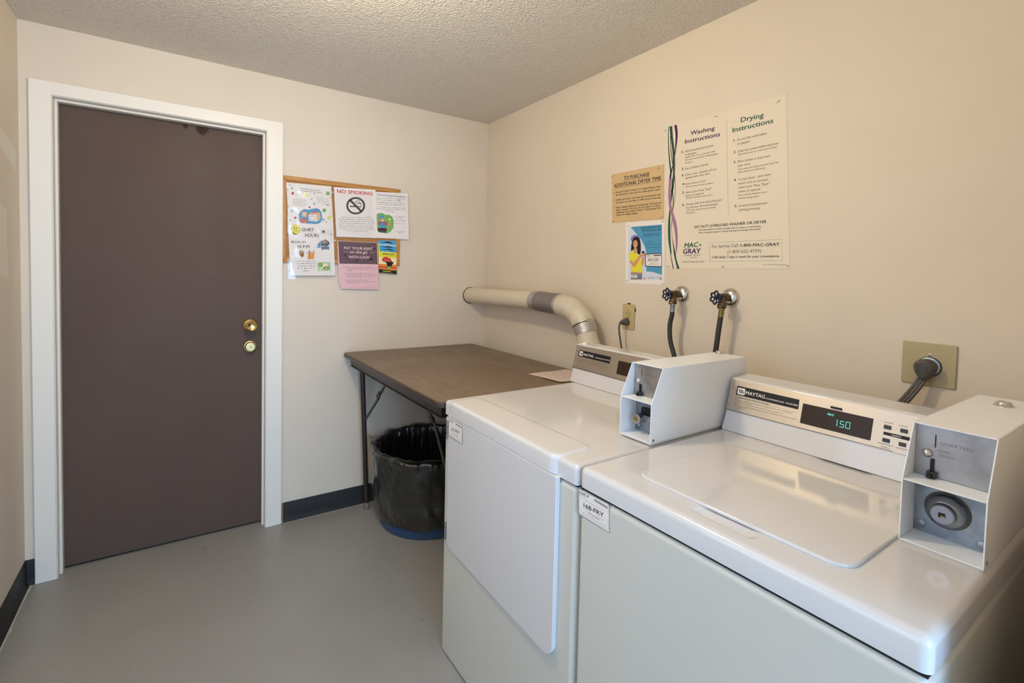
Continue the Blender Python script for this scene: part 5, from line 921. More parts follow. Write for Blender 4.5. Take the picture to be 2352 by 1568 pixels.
def coin_box(par, y0, y1, kind):
    # y0 > y1 : left and right faces
    t = .0022
    side = [(-.655, .913), (-.655, 1.0185), (-.612, 1.111), (-.213, 1.111), (-.213, .913)]
    mb = MB()
    mb.prism(side, y0, y0-t, 'y', 'coin_paint'); mb.prism(side, y1, y1+t, 'y', 'coin_paint')
    mb.box(-.612, -.213, y0-t, y1+t, 1.111-t, 1.111, 'coin_paint'); mb.box(-.655, -.213, y0-t, y1+t, .913, .913+t, 'coin_paint')
    mb.box(-.655, -.60, y0-t, y1+t, 1.0175, 1.0175+t, 'coin_paint'); mb.box(-.213-t, -.213, y0-t, y1+t, .913, 1.111, 'coin_paint')
    cb = mb.build('coin_box', parent=par, bevel=.0008, bseg=2, label='white metal coin box')
    mb = MB(); mb.box(-.652, -.215, y0-.001, y1+.001, .9095, .9125, 'enamel_cream'); mb.build('mounting_base', parent=cb)
    xm = y0-t-.0003; xn = y1+t+.0003
    pl = Plane((-.604, 0, 0), (0, -1, 0), (0, 0, 1))
    mb = MB(); mb.box(-.604, -.601, xm, xn, 1.0205, 1.108, 'plate_steel')
    yc = y0-.0285
    def q(yl, yr, z0_, z1_, m, off=.0003): mb.add([pl.p(-yl, z0_, off), pl.p(-yr, z0_, off), pl.p(-yr, z1_, off), pl.p(-yl, z1_, off)], [(0,1,2,3)], m)
    q(yc-.0005, yc-.0022, 1.072, 1.094, 'dark')
    put_items(mb, pl, [['T', 'QUARTERS', -(y0-.036), 1.079, -(y0-.078), 1.079, .0052, 'ink_dark2', 0, 0, 2], ['T', 'COIN', -(y0-.034), 1.066, -(y0-.048), 1.066, .0042, 'ink_dark2', 0, 0, 2], ['T', 'RETURN', -(y0-.036), 1.0585, -(y0-.056), 1.0585, .0042, 'ink_dark2', 0, 0, 2]])
    mb.build('coin_slot_plate', parent=cb, label='brushed steel plate with coin slot')
    mb = MB(); mb.lathe([(.0075, 0), (.0075, .002), (.006, .005), (.003, .0068), (0, .0072)], (-.604, y0-.0195, 1.0605), (-1, 0, 0), 'chrome', 24); mb.build('return_button', parent=cb, smooth=50)
    mb = MB(); mb.box(-.609, -.604, yc+.0035, yc-.001, 1.030, 1.052, 'dark'); mb.box(-.615, -.604, yc+.007, yc-.006, 1.0198, 1.031, 'button_black'); mb.box(-.622, -.612, yc+.003, yc-.002, 1.0215, 1.028, 'dark'); mb.build('return_lever', parent=cb, bevel=.001)
    mb = MB(); mb.box(-.592, -.589, xm, xn, .9155, 1.0172, 'zinc'); mb.build('drawer_plate', parent=cb, label='dull zinc coin drawer face')
    def bolt(y, z, m='zinc'):
        mb = MB(); mb.lathe([(.0075, 0), (.0075, .0014), (.0055, .0026), (0, .003)], (-.592, y, z), (-1, 0, 0), m, 20); mb.build('drawer_bolt', parent=cb, smooth=40)
    bolt(y0-.0125, .929)
    if kind == 'dome':
        bolt(y1+.016, .9265)
        c = (-.592, y0-.0475, .9655)
        mb = MB(); mb.lathe([(.0318, 0), (.0315, .0010), (.030, .0014)], c, (-1, 0, 0), 'rust', 40); mb.lathe([(.030, 0), (.0295, .006), (.0265, .013), (.0215, .0180), (.0175, .0200), (.0168, .0270), (.0150, .0290), (0, .0290)], c, (-1, 0, 0), 'lock_steel', 40)
        mb.box(-.6225, -.6205, c[1]+.0045, c[1]-.0045, c[2]-.0045, c[2]+.003, 'dark'); mb.box(-.6228, -.6212, c[1]+.001, c[1]-.0045, c[2]-.0045, c[2]-.001, 'old_brass')
        mb.build('lock', parent=cb, smooth=35, label='round steel lock with rusty rim')
    else:
        c = (-.592, y0-.034, .958)
        mb = MB(); mb.lathe([(.0145, 0), (.0145, .034), (.0130, .0365), (.0085, .0368), (.0085, .0355), (0, .0355)], c, (-1, 0, 0), 'steel', 28, ref=(0,0,1)); mb.box(-.608, -.592, c[1]+.0145, c[1]-.034, c[2]-.004, c[2]+.010, 'steel')
        mb.lathe([(.0082, .0355), (.0082, .0368), (0, .0368)], c, (-1, 0, 0), 'old_brass', 24); mb.box(-.6292, -.6285, c[1]+.0065, c[1]-.0065, c[2]-.0012, c[2]+.0008, 'dark')
        mb.box(-.602, -.592, c[1]+.004, c[1]-.03, c[2]+.013, c[2]+.028, 'dark'); mb.build('lock', parent=cb, bevel=.0008, smooth=35, label='cylinder lock with a brass keyway')
    yl = y0-(.0575 if kind == 'dome' else .0275); xl = -.307 if kind == 'dome' else -.228
    mb = MB(); mb.lathe([(.0155, 0), (.0155, .0015), (.0125, .004), (.0115, .008), (.0095, .009), (.006, .009), (.005, .0075), (0, .0075)], (xl, yl, 1.111), (0, 0, 1), 'chrome', 28); mb.build('top_lock', parent=cb, smooth=40, label='chrome lock on the box lid')
    mb = MB(); mb.lathe([(.0035, 0), (.0035, .0008), (0, .0015)], (-.643, y1, .9215), (0, -1, 0), 'rust' if kind != 'dome' else 'steel', 14); mb.build('side_screw', parent=cb)
    return cb
mat('ink_dark2', srgb(128,126,128), .5, .6)

# ------------------------------------------------------------------ dryer
DY0, DY1, XF = -1.250, -1.9455, -.9065
dr = thing('dryer', (-.55, -1.6, 0), 'white coin-operated dryer with a rectangular front door, nearer the folding table', 'dryer')
b = MB(); b.box(XF, XB, DY0, DY1, .0, .8545, 'enamel_front'); b.build('cabinet', parent=dr, bevel=.016, bseg=5)
b = slab_top(XF-.001, XB+.002, DY1, DY0, .8575, .9055, .012, 'enamel', step=.012); b.build('top_panel', parent=dr, smooth=60)
b = MB(); b.box(XF+.004, XB, DY0-.004, DY1+.004, .853, .859, 'dark'); b.build('top_gap', parent=dr, label='dark seam under the top')  # black strip stands in for the shade between cabinet and top
def ajar(mb, a):   # the hinged side sits almost flush, the free side stands out
    mb.v = [(x+(a*(1-min(max((-1.284-y)/.598, 0), 1)) if x < -.907 else 0), y, z) for x, y, z in mb.v]
b = slab_top(-.9185, -.785, -1.881, -1.284, .8615, .9095, .0115, 'enamel', step=.012, rc=.03); ajar(b, .0065); b.build('front_hood', parent=dr, smooth=60)
b = MB(); b.prism(rrect(-1.884, -1.286, .398, .860, .02, rs=(.004, .004, .035, .02)), -.9200, -.9060, 'x', 'enamel'); ajar(b, .0095); dd = b.build('door', parent=dr, bevel=.004, bseg=4)
for z0, z1 in ((.775, .838), (.418, .480)):
    b = MB(); b.tube([(-.9115, -1.2795, z0), (-.9115, -1.2795, z1)], .0036, 'steel', 12); b.box(-.9085, -.9055, -1.268, -1.279, z0+.004, z1-.004, 'enamel'); 
    for zz in (z0+.02, z1-.02): b.tube([(-.9115, -1.2795, zz), (-.9115, -1.2795, zz+.0012)], .0039, 'dark', 12)
    b.build('hinge', parent=dr, smooth=40)
console(dr, -1.2335, -1.836, -.3145, -.299, -.278, .906, .963, 1.059)
pd = Plane((-.299, 0, .963), (0, -1, 0), (.021, 0, .096))
PH = math.hypot(.021, .096)
def panel(par, key, pl, a0, a1):
    mb = MB(); mb.norecalc = True
    q = [pl.p(a0, .0, .0016), pl.p(a1, .0, .0016), pl.p(a1, PH-.001, .0016), pl.p(a0, PH-.001, .0016)]; r_ = [pl.p(a0, .0, 0), pl.p(a1, .0, 0), pl.p(a1, PH-.001, 0), pl.p(a0, PH-.001, 0)]
    mb.add(q+r_, [(0,1,2,3), (0,4,5,1), (1,5,6,2), (2,6,7,3), (3,7,4,0)], 'brushed'); put_items(mb, pl, DATA[key]['it'], .0016)
    return mb.build('control_panel', parent=par)
def display(par, pl, a0, a1, z0, z1):
    mb = MB(); q = [(a0, z0), (a1, z0), (a1, z1), (a0, z1)]
    mb.add([pl.p(a, c, .0035) for a, c in q]+[pl.p(a, c, .001) for a, c in q], [(0,1,2,3), (0,4,5,1), (1,5,6,2), (2,6,7,3), (3,7,4,0)], 'display_glass'); return mb.build('display', parent=par, bevel=.0006)
PH = math.hypot(.021, .096)
cp = panel(dr, 'dryer_panel', pd, 1.2345, 1.835)
display(cp, pd, 1.4828, 1.6268, .0178, .069)
screw(cp, pd.p(1.2445, .0755, .0016), pd.N, .004); screw(cp, pd.p(1.2395, .019, .0016), pd.N, .004)
coin_box(dr, -1.8385, -1.9475, 'cylinder')
sheet('dryer_sticker', 'number_sticker', Plane((-.9125, -1.3, 0), (-.0168, -1, 0), (0, 0, 1)), .0002, 'white label reading 167-FRY', parent=dr)

# ------------------------------------------------------------------ washer
WY0, WY1 = -1.9525, -2.6005
ws = thing('washing_machine', (-.55, -2.276, 0), 'white top-loading coin-operated washer with a raised lid, nearest the camera', 'washing machine')
b = MB(); b.box(XF, XB, WY0, WY1, .0, .8575, 'enamel_front'); b.build('cabinet', parent=ws, bevel=.016, bseg=5)
def wh(x, y):
    # scooped finger recess in front of the lid
    s_ = sm(-.8695, -.8665, x)*(1-.75*sm(-.862, -.838, x))*sm(-2.352, -2.322, y)*(1-sm(-2.245, -2.215, y))
    return -.013*s_
b = slab_top(XF-.001, XB+.002, WY1, WY0, .8625, .9095, .0145, 'enamel', wh, step=.0035); b.build('top_panel', parent=ws, smooth=60)
b = MB(); b.tube([(-.8672, -2.238, .9045), (-.8672, -2.332, .9045)], .0009, 'dark', 8); b.build('finger_slot', parent=ws, label='dark slit in the finger recess')  # thin dark rod along the front edge of the recess
b = MB(); b.box(XF+.004, XB, WY0-.004, WY1+.004, .856, .864, 'dark'); b.build('top_gap', parent=ws, label='dark seam under the top')  # shade under the washer top, put in as a black strip
b = MB(); b.prism(rrect(-.8365, -.385, -2.482, -2.054, .035, rs=(.01, .035, .035, .01)), .9075, .9155, 'z', 'enamel'); b.build('lid', parent=ws, bevel=.0055, bseg=5, label='raised white loading lid')
console(ws, -1.9595, -2.4805, -.3535, -.331, -.308, .910, .967, 1.055)
pw = Plane((-.331, 0, .967), (0, -1, 0), (.023, 0, .088)); PH = math.hypot(.023, .088)
cp = panel(ws, 'washer_panel', pw, 1.9605, 2.4800)
dp = display(cp, pw, 2.1680, 2.3260, .0128, .0645)
mb = MB(); mb.norecalc = True; put_items(mb, pw, DATA['washer_panel']['it'], .0036, led=True); dg_ = mb.build('display_digits', parent=cp, label='glowing green price 1.50')
mb = MB(); mb.add([pw.p(a, c, o) for o in (.001, .006) for a, c in ((2.2335, .0675), (2.2585, .0675), (2.2585, .0730), (2.2335, .0730))], [(0,1,2,3), (4,5,6,7), (0,1,5,4), (1,2,6,5), (2,3,7,6), (3,0,4,7)], 'dark'); mb.build('card_latch', parent=cp, bevel=.0012)
for a0, a1, z0, z1 in ((2.3488, 2.3626, .0479, .0567), (2.3497, 2.3634, .0175, .0264), (2.3804, 2.3935, .0478, .0566), (2.3810, 2.3939, .0173, .0260)):
    mb = MB(); mb.add([pw.p(a, c, o) for o in (.0012, .0042) for a, c in ((a0, z0), (a1, z0), (a1, z1), (a0, z1))], [(0,1,2,3), (4,5,6,7), (0,1,5,4), (1,2,6,5), (2,3,7,6), (3,0,4,7)], 'button_black'); mb.build('cycle_button', parent=cp, bevel=.0008)
screw(cp, pw.p(1.973, .0705, .0016), pw.N, .0042); screw(cp, pw.p(1.9695, .0145, .0016), pw.N, .0042)
coin_box(ws, -2.4855, -2.5945, 'dome')
sheet('washer_sticker', 'number_sticker', Plane((-.9069, 0, 0), (0, -1, 0), (0, 0, 1)), .0002, 'white label reading 168-FRY', parent=ws)

# ------------------------------------------------------------------ folding table
tb = thing('folding_table', (-.5, -.6, 0), 'brown laminate folding table in the corner between the board and the dryer', 'table')
b = MB(); b.prism(rrect(-.922, -.090, -1.236, -.006, .028), .868, .8905, 'z', 'table_edge'); b.build('edge_moulding', parent=tb, bevel=.006, bseg=4)
b = MB(); b.prism(rrect(-.9175, -.0945, -1.2315, -.0105, .024), .889, .8918, 'z', 'laminate'); b.build('tabletop', parent=tb, bevel=.001, label='wood-grain laminate top')
b = MB()
for x in (-.888, -.128): b.box(x, x+.004, -1.19, -.052, .820, .869, 'table_steel'); b.box(x-.006, x+.004, -1.19, -.052, .820, .8235, 'table_steel')
for y in (-1.19, -.056): b.box(-.888, -.124, y, y+.004, .820, .869, 'table_steel')
b.build('apron', parent=tb, bevel=.001, bseg=2)
def leg(x0, y0, x1, y1):
    b = MB(); b.tube([(x0, y0, .835), (x1, y1, .004)], .0135, 'table_steel', 18); lg = b.build('leg', parent=tb, smooth=40)
    b = MB(); b.lathe([(.0155, 0), (.0165, .002), (.0165, .034), (.0150, .036)], (x1, y1, 0), (0, 0, 1), 'foot_cap', 20); b.build('foot_cap', parent=lg, smooth=40)
leg(-.836, -.080, -.801, -.080); leg(-.17, -.080, -.205, -.080); leg(-.836, -1.165, -.801, -1.165); leg(-.17, -1.165, -.205, -1.165)
def flat(b, p, q, w, t, m):
    p = Vector(p); q = Vector(q); d = (q-p).normalized(); n = Vector((1,0,0)); s_ = d.cross(n).normalized()
    v = [p+s_*w+n*t, p-s_*w+n*t, p-s_*w-n*t, p+s_*w-n*t, q+s_*w+n*t, q-s_*w+n*t, q-s_*w-n*t, q+s_*w-n*t]
    b.add(v, [(0,1,2,3), (4,5,6,7), (0,1,5,4), (1,2,6,5), (2,3,7,6), (3,0,4,7)], m)
def brace(pts, x):
    b = MB(); (y0, z0), (y1, z1), (y2, z2) = pts
    flat(b, (x, y0, z0), (x, y1, z1), .0085, .0035, 'table_steel'); flat(b, (x+.005, y1, z1), (x+.012, y2, z2), .0075, .0035, 'table_steel')
    d = Vector((0, y2-y0, z2-z0)).normalized(); c = Vector((x-.004, y1, z1))
    flat(b, c-d*.03, c+d*.018, .014, .0035, 'table_steel'); b.tube([(x-.010, y1, z1), (x+.004, y1, z1)], .005, 'table_steel', 12)
    b.build('leg_brace', parent=tb, bevel=.001, bseg=2)
brace(((-.470, .815), (-.346, .707), (-.092, .514)), -.832)
brace(((-.905, .824), (-.985, .762), (-1.152, .514)), -.832)
for x in (-.15,): brace(((-.470, .815), (-.346, .707), (-.092, .514)), x)

# handwritten note on the table
b = MB(); b.norecalc = True; nx, ny = 10, 10; vs = []
def note_z(u, v): return .8922+.0035*(1-u)**2*v+.0012*math.sin(u*5+v*2)**2
def note_p(u, v, o=0): return Vector((-.345+.235*u+.012*v, -.977-.006*u-.215*v, note_z(u, v)+o))
for i in range(nx+1):
    for j in range(ny+1): vs.append(note_p(i/nx, j/ny))
b.add(vs, [(i*(ny+1)+j, (i+1)*(ny+1)+j, (i+1)*(ny+1)+j+1, i*(ny+1)+j+1) for i in range(nx) for j in range(ny)], 'note_pink')
rnd = random.Random(11)
for r in range(9):
    v0 = .1+.1*r; u = .06+.05*rnd.random()
    while u < .9:
        L = rnd.uniform(.07, .2); n = int(L/.012); pts = []
        for i in range(n+1):
            pts.append(note_p(min(u+L*i/n, .98), min(v0+.028*math.sin(i*2.3+r)*rnd.uniform(.5, 1), .98), .0006))
        L1 = [p+Vector((0, .0012, 0)) for p in pts]; L2 = [p-Vector((0, .0012, 0)) for p in pts]
        b.add(L1+L2, [(i, i+1, n+2+i, n+1+i) for i in range(n)], 'pen'); u += L+.04
b.build('handwritten_note', origin=(-.22, -1.08, .892), smooth=60, label='pale pink handwritten note lying on the folding table', cat='paper')

# ------------------------------------------------------------------ trash can and bag
c0 = Vector((-.530, -.335, 0))
b = MB(); b.lathe([(.246, 0), (.262, .004), (.266, .012), (.262, .05), (.268, .10), (.292, .395), (.297, .400), (.290, .402), (.262, .10), (.250, .02), (0, .02)], c0, (0, 0, 1), 'bin_plastic', 72)
b.build('trash_can', origin=c0, smooth=40, label='round blue trash can on the floor under the folding table', cat='trash can')
prof0 = [(.2665, .050), (.269, .062), (.279, .10), (.288, .15), (.296, .21), (.300, .26), (.300, .31), (.302, .36), (.306, .385), (.314, .398), (.316, .410), (.310, .420), (.300, .422), (.290, .412), (.283, .38), (.275, .30), (.268, .22), (.26, .14), (.24, .08), (.18, .055), (.0001, .05)]
prof = []; lev = []
for i in range(len(prof0)-1):
    k = 3 if 1 <= i <= 7 or 13 <= i <= 17 else 1
    for j in range(k):
        t = j/k; prof.append((prof0[i][0]*(1-t)+prof0[i+1][0]*t, prof0[i][1]*(1-t)+prof0[i+1][1]*t)); lev.append(i+t)
prof.append(prof0[-1]); lev.append(20)
seg = 360; vs = []
fr = random.Random(4); folds = [(fr.uniform(0, 2*math.pi), fr.uniform(-1.6, 1.6), fr.uniform(.004, .011)) for _ in range(46)]
for ii, (r, z) in enumerate(prof):
    i = lev[ii]
    for k in range(seg):
        a = 2*math.pi*k/seg; ca, sa = math.cos(a), math.sin(a)
        if i < 12:
            w_ = noise.noise(Vector((ca*2.2, sa*2.2, z*7)))*.020*min(1, i/3)+abs(noise.noise(Vector((ca*4+z*8, sa*4, z*9+4))))*.014+abs(noise.noise(Vector((ca*9, sa*9+z*8, z*14))))*.004
            if i >= 8: w_ += .008*abs(noise.noise(Vector((ca*16, sa*16, 3))))
            w_ = max(w_, -.004)+.003
        else: w_ = -.010*abs(noise.noise(Vector((ca*9, sa*9, z*2.5))))-sum(h_*math.exp(-(((a-a0+sl*(z-.4)+math.pi) % (2*math.pi)-math.pi)/.022)**2) for a0, sl, h_ in folds)
        rr = max(r+w_ if i < 20 else r, .0001)
        zz = z+(noise.noise(Vector((ca*5, sa*5, i*.4)))*.010 if 8 <= i <= 13 else (noise.noise(Vector((ca*4, sa*4, 9)))*.012 if i <= 1 else 0))
        vs.append((c0.x+rr*ca, c0.y+rr*sa, zz))
b = MB(); n = len(prof)
b.add(vs, [(i*seg+k, i*seg+(k+1) % seg, (i+1)*seg+(k+1) % seg, (i+1)*seg+k) for i in range(n-1) for k in range(seg)], 'bag')
b.build('trash_bag', origin=c0+Vector((0, 0, .05)), smooth=75, label='black plastic trash bag lining the round blue can', cat='trash bag')

# ------------------------------------------------------------------ vent duct
vd = thing('vent_duct', (-.11, -.5, 1.2), 'beige metal vent duct running along the wall and bending down behind the dryer', 'duct')
b = MB(); b.tube([(-.110, .02, 1.208), (-.110, -.72, 1.214)], .0495, 'duct_paint', 40); b.build('straight_pipe', parent=vd, smooth=40)
b = MB(); b.lathe([(.049, .0012), (.0528, .0012), (.0528, 0), (.049, 0)], (-.110, -.002, 1.208), (0, -1, 0), 'dark', 40); b.lathe([(.0528, 0), (.0542, .001), (.0542, 0)], (-.110, -.001, 1.207), (0, -1, 0), 'caulk', 40); b.build('wall_hole', parent=vd, label='dark gap around the pipe in the wall')
def wavy(y0, y1, z0, z1, r, k, m, amp, name, label=None):
    pts = []; rs = []
    for i in range(k+1):
        t = i/k; pts.append((-.110, y0+(y1-y0)*t, z0+(z1-z0)*t)); rs.append(r+amp*math.sin(i*1.9)*(1 if 0 < i < k else 0))
    b = MB(); b.tube(pts, rs, m, 40); return b.build(name, parent=vd, smooth=50, label=label)
wavy(-.700, -.765, 1.2138, 1.2135, .0505, 6, 'foil', .0012, 'foil_tape', 'shiny crinkled foil wrap')
wavy(-.745, -.905, 1.2130, 1.2070, .0528, 16, 'duct_tape', .0012, 'duct_tape', 'dark silver tape wound around the pipe')
wavy(-.890, -.955, 1.2075, 1.2000, .0515, 6, 'foil', .0010, 'foil_tape', 'shiny crinkled foil wrap')
# gored elbow
el = [(-.110, -.930, 1.2045), (-.110, -.985, 1.1985), (-.110, -1.035, 1.1800), (-.110, -1.070, 1.1540), (-.110, -1.090, 1.1290)]
for i in range(4):
    p, q = Vector(el[i]), Vector(el[i+1]); d = (q-p).normalized()
    b = MB(); b.tube([p-d*.006, p-d*.002, q+d*.004, q+d*.008], [.0535, .0548, .0535, .0522], 'duct_elbow', 40, ref=(1,0,0)); b.build('elbow_gore', parent=vd, smooth=30)
b = MB(); b.tube([(-.110, -1.090, 1.131), (-.110, -1.102, 1.108), (-.110, -1.112, 1.084)], [.0530, .0528, .0518], 'foil', 40, ref=(1,0,0)); b.build('foil_tape', parent=vd, smooth=40, label='shiny crinkled foil wrap')
b = MB(); b.tube([(-.110, -1.0905, 1.126), (-.110, -1.0925, 1.122)], .0546, 'dark', 40, ref=(1,0,0)); b.build('seam', parent=vd, label='dark open seam')
b = MB(); b.tube([(-.110, -1.106, 1.098), (-.110, -1.128, 1.040), (-.108, -1.165, .990), (-.105, -1.235, .962), (-.105, -1.310, .940), (-.105, -1.355, .880), (-.105, -1.360, .70), (-.105, -1.360, .12)], .0495, 'duct_elbow', 40, ref=(1,0,0)); b.build('lower_pipe', parent=vd, smooth=50)

# ------------------------------------------------------------------ outlets and cords
wo = thing('wall_outlet', (0, -1.2675, 1.172), 'almond duplex wall outlet left of the water valves', 'outlet')
b = MB(); b.prism(rrect(-1.3035, -1.2325, 1.1155, 1.2295, .004), -.0055, -.0002, 'x', 'outlet_almond'); b.build('cover_plate', parent=wo, bevel=.002)
for zc in (1.1935, 1.1515):
    b = MB(); b.lathe([(.0172, 0), (.0172, .0015), (.016, .0022), (0, .0022)], (-.0055, -1.268, zc), (-1, 0, 0), 'outlet_almond', 32)
    for dy in (-.006, .006): b.box(-.0080, -.0074, -1.268+dy-.0011, -1.268+dy+.0011, zc-.008, zc+.0015, 'dark')
    b.lathe([(.0025, 0), (.0025, .0004)], (-.0077, -1.268, zc+.008), (-1, 0, 0), 'dark', 12); b.build('receptacle', parent=wo, smooth=40)
b = MB(); b.lathe([(.003, 0), (.0026, .0012), (0, .0014)], (-.0055, -1.268, 1.1725), (-1, 0, 0), 'steel', 14); b.build('screw', parent=wo)
b = MB(); b.box(-.005, -.0005, -1.276, -1.260, 1.229, 1.2345, 'dark'); b.build('box_edge', parent=wo, label='dark gap beside the cover plate')
b = MB(); b.box(-.004, -.0005, -1.3065, -1.3030, 1.197, 1.213, 'dark'); b.build('box_edge', parent=wo, label='dark gap beside the cover plate')
pc = thing('dryer_power_cord', (-.03, -1.268, 1.15), 'grey power cord plugged into the almond outlet behind the dryer', 'cord')
b = MB(); b.lathe([(.0165, 0), (.0175, .004), (.0165, .012), (.0120, .028), (.0075, .040), (.0070, .044)], (-.0082, -1.268, 1.1515), (-.92, .12, -.12), 'plug_grey', 24, sy=.8); b.build('plug', parent=pc, smooth=50)
b = MB(); b.tube([(-.046, -1.2635, 1.146), (-.052, -1.2625, 1.142), (-.056, -1.262, 1.130), (-.055, -1.263, 1.105), (-.051, -1.270, 1.06), (-.048, -1.282, 1.00), (-.045, -1.29, .90)], .0042, 'cord_grey', 12); b.build('cord', parent=pc, smooth=60)
bo = thing('range_outlet', (0, -2.339, 1.135), 'large almond wall plate with round heavy-duty receptacle above the washer', 'outlet')
b = MB(); b.prism(rrect(-2.3975, -2.2810, 1.0775, 1.1925, .003), -.006, -.0002, 'x', 'plate_almond'); b.build('cover_plate', parent=bo, bevel=.002)
b = MB(); b.lathe([(.0268, 0), (.0268, .0014), (.0248, .0016)], (-.006, -2.342, 1.130), (-1, 0, 0), 'dark', 40); b.lathe([(.0248, 0), (.0248, .004), (.0225, .005), (0, .005)], (-.006, -2.342, 1.130), (-1, 0, 0), 'zinc', 40); b.build('receptacle', parent=bo, smooth=40)
b = MB(); b.lathe([(.0038, 0), (.0034, .002), (0, .003)], (-.006, -2.342, 1.162), (-1, 0, 0), 'chrome', 16); b.build('screw', parent=bo, smooth=50)
hc = thing('heavy_power_cord', (-.04, -2.335, 1.12), 'thick grey triple cord plugged into the large wall plate above the washer', 'cord')
# angled plug: teardrop body off the wall
b = MB(); rings = []; K = 28
def tear(sc, zc=1.130, yc=-2.340):
    P = []
    for k in range(K):
        a = 2*math.pi*k/K; ca, sa = math.cos(a), math.sin(a)
        if sa >= 0: y, z = ca*.0225, sa*.0215
        else: y, z = ca*(.0225-.0085*abs(sa)**1.5), sa*.036
        P.append((y*sc, z*sc))
    return P
dep = [(.0125, .93), (.017, 1.), (.030, 1.), (.040, .97), (.0455, .88), (.0475, .72)]
vs = []
for x, sc in dep:
    for y, z in tear(sc): vs.append((-x, -2.340+y+(x-.012)*.05, 1.130+z))
n = len(dep); b.add(vs, [(i*K+k, i*K+(k+1) % K, (i+1)*K+(k+1) % K, (i+1)*K+k) for i in range(n-1) for k in range(K)]+[list(range(K)), [(n-1)*K+k for k in range(K)]], 'plug_grey')
for q in range(5):
    s_ = .66-.13*q; pts = [(-.0478, -2.3385+y, 1.130+z) for y, z in tear(s_)]; b.tube(pts, .0009, 'cord_grey', 6, closed=True)
b.box(-.0126, -.011, -2.352, -2.330, 1.12, 1.14, 'dark'); b.build('plug', parent=hc, smooth=50)
b = MB()
for o in (-.0072, 0, .0072):
    b.tube([(-.034, -2.336+o, 1.100), (-.037, -2.331+o, 1.085), (-.045, -2.318+o*1.05, 1.058), (-.052, -2.303+o*1.1, 1.030), (-.058, -2.288+o*1.1, 1.005), (-.062, -2.275+o, .96), (-.062, -2.27+o, .90)], .0046, 'cord_grey', 12)
b.build('cord', parent=hc, smooth=60)

# ------------------------------------------------------------------ water valves and hoses
def valve(y, z, rot, label):
    v = thing('water_valve', (-.0, y, z), label, 'valve', 'water valves on the wall')
    b = MB(); b.lathe([(.0335, .0), (.0345, .0015), (.0335, .006), (.0285, .013), (.020, .0175), (.0155, .019), (.0150, .022)], (-.0003, y, z), (-1, 0, 0), 'chrome', 40); b.build('flange', parent=v, smooth=50, label='domed chrome escutcheon')
    b = MB(); b.tube([(-.018, y, z), (-.030, y, z), (-.034, y-.001, z), (-.052, y-.002, z), (-.056, y-.002, z), (-.066, y-.003, z), (-.070, y-.003, z), (-.078, y-.003, z)], [.0125, .0125, .0150, .0150, .0125, .0135, .0115, .0095], 'valve_brass', 20)
    b.tube([(-.058, y-.002, z), (-.064, y-.006, z-.016), (-.068, y-.009, z-.026)], [.0115, .0115, .0125], 'valve_brass', 18)
    b.tube([(-.067, y-.008, z-.024), (-.070, y-.0105, z-.038)], .0158, 'valve_brass', 8); b.build('valve_body', parent=v, smooth=35)
    b = MB(); cx = -.096; n = 72; ring = []; ax = Vector((-.97, .16, .06)).normalized(); u = Vector((0,0,1)); u = (u-ax*u.dot(ax)).normalized(); w = ax.cross(u); c = Vector((cx, y-.001, z))
    for k in range(n):
        a = 2*math.pi*k/n; r = .0205+.0032*math.cos(6*a+rot); ring.append(c+u*(r*math.cos(a))+w*(r*math.sin(a)))
    b.tube(ring, .0032, 'handle_blue', 10, closed=True)
    for k in range(6):
        a = (2*math.pi*k-rot+math.pi)/6; b.tube([c-ax*.003, c+(u*math.cos(a)+w*math.sin(a))*.0175], [.0032, .0024], 'handle_blue', 8)
    b.lathe([(.0065, -.016), (.0070, -.004), (.0062, .003), (.003, .0045), (0, .0045)], c, ax, 'handle_blue', 16); b.build('wheel_handle', parent=v, smooth=50, label='blue wheel handle')
    return v
def spline(P, n=8):
    P = [Vector(p) for p in P]; out = []
    for i in range(len(P)-1):
        p0 = P[max(i-1, 0)]; p1 = P[i]; p2 = P[i+1]; p3 = P[min(i+2, len(P)-1)]
        for k in range(n):
            t = k/n; out.append(.5*((2*p1)+(-p0+p2)*t+(2*p0-5*p1+4*p2-p3)*t*t+(-p0+3*p1-3*p2+p3)*t**3))
    return out+[P[-1]]
def hose(P, label, ferr):
    h = thing('water_hose', P[0], label, 'hose', 'black hoses below the water valves')
    P0, P1 = Vector(P[0]), Vector(P[1]); d = (P1-P0).normalized()
    b = MB(); b.tube([P0+d*-.002, P0+d*.004, P0+d*.006, P0+d*.030], [.0105, .0105, .0098, .0098], ferr, 20); b.build('fitting', parent=h, smooth=35, label='metal crimp fitting')
    b = MB(); b.tube(spline([P0+d*.026]+[Vector(p) for p in P[1:]]), .0092, 'rubber', 18); b.build('rubber_hose', parent=h, smooth=60)
valve(-1.545, 1.288, 0, 'left water valve with a blue wheel handle, below the poster')
valve(-1.756, 1.286, .6, 'right water valve with a blue wheel handle, below the poster')
hose([(-.070, -1.5560, 1.2490), (-.070, -1.5535, 1.205), (-.070, -1.5455, 1.165), (-.070, -1.550, 1.105), (-.070, -1.575, 1.035), (-.072, -1.60, .95), (-.075, -1.61, .8), (-.08, -1.61, .3), (-.08, -1.61, .012)], 'black rubber hose bowing down from the left water valve behind the dryer', 'steel')
hose([(-.070, -1.7670, 1.2470), (-.070, -1.762, 1.205), (-.070, -1.757, 1.165), (-.070, -1.750, 1.10), (-.071, -1.742, 1.04), (-.074, -1.735, .95), (-.075, -1.73, .8), (-.08, -1.73, .3), (-.08, -1.73, .012)], 'black rubber hose hanging straight from the right water valve behind the coin box', 'hose_fitting')

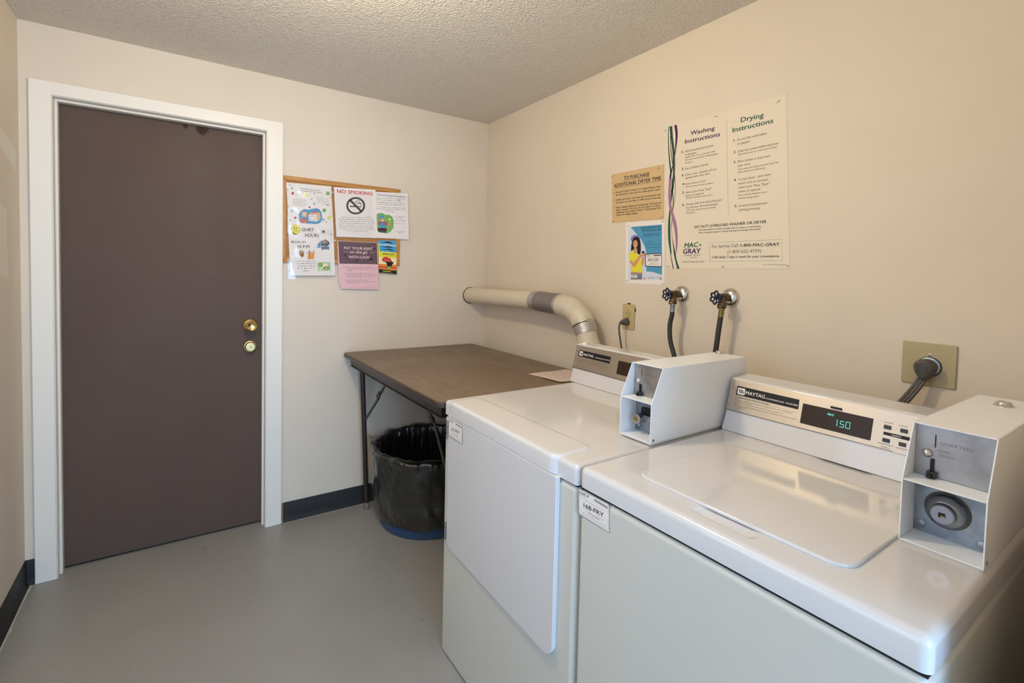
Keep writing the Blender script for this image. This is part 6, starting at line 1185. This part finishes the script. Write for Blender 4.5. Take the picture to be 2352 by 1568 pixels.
# ------------------------------------------------------------------ ceiling lamp (just above the frame) and lights
LX, LY = -1.42, -1.50
cl = thing('ceiling_lamp', (LX, LY, H), 'round flush ceiling lamp above the middle of the room', 'lamp')
b = MB(); b.lathe([(.15, 0), (.15, .012), (.145, .016)], (LX, LY, H-.0005), (0, 0, -1), 'light_body', 40); b.build('base', parent=cl, smooth=40)
b = MB(); b.lathe([(.138, .014), (.132, .035), (.105, .058), (.05, .072), (0, .075)], (LX, LY, H), (0, 0, -1), 'light_glass', 40); b.build('glass_shade', parent=cl, smooth=60)
def area(name, loc, rot, sx, sy, power, col, spread=180):
    l = bpy.data.lights.new(name, 'AREA'); l.shape = 'RECTANGLE'; l.size = sx; l.size_y = sy; l.energy = power; l.color = col; l.spread = math.radians(spread)
    o = bpy.data.objects.new(name, l); COL.objects.link(o); o.location = loc; o.rotation_euler = rot; return o
l = bpy.data.lights.new('lamp_light', 'POINT'); l.energy = LAMP; l.color = LAMPC; l.shadow_soft_size = .07
o = bpy.data.objects.new('lamp_light', l); COL.objects.link(o); o.location = (LX, LY, H-.17)
area('doorway_daylight', (-1.40, -5.3, 1.2), (math.radians(90), 0, 0), 1.6, 2.1, REAR, REARC)
area('window_daylight', (XL-.05, -2.0, 1.45), (0, math.radians(-90), 0), 1.1, 1.0, WIN, WINC)  # added cool fill from the left, set in the unseen window
w = bpy.data.worlds.new('world'); SC.world = w; w.use_nodes = True; w.node_tree.nodes['Background'].inputs[0].default_value = (.5, .5, .5, 1); w.node_tree.nodes['Background'].inputs[1].default_value = .0

# ------------------------------------------------------------------ camera
yaw, pit, rol = (math.radians(a) for a in (34.308, -2.182, 1.337))
fwd = Vector((math.sin(yaw)*math.cos(pit), math.cos(yaw)*math.cos(pit), math.sin(pit))); rt = Vector((math.cos(yaw), -math.sin(yaw), 0)); up = rt.cross(fwd)
r2 = rt*math.cos(rol)+up*math.sin(rol); u2 = -rt*math.sin(rol)+up*math.cos(rol)
cam = bpy.data.cameras.new('camera'); co = bpy.data.objects.new('camera', cam); COL.objects.link(co)
mm = Matrix((r2, u2, -fwd)).transposed().to_4x4(); mm.translation = Vector((-1.6802, -2.7872, 1.3541)); co.matrix_world = mm
cam.sensor_width = 36; cam.lens = 36*1121.07/2352; cam.shift_y = (671.3-784)/2352; cam.clip_start = .02
SC.camera = co
SC.view_settings.view_transform = 'Standard'; SC.view_settings.look = 'None'; SC.view_settings.gamma = 1; SC.view_settings.use_curve_mapping = False
SC.view_settings.exposure = EXPO
SC.cycles.max_bounces = 10; SC.cycles.diffuse_bounces = 6; SC.cycles.sample_clamp_indirect = 8; SC.cycles.use_denoising = True
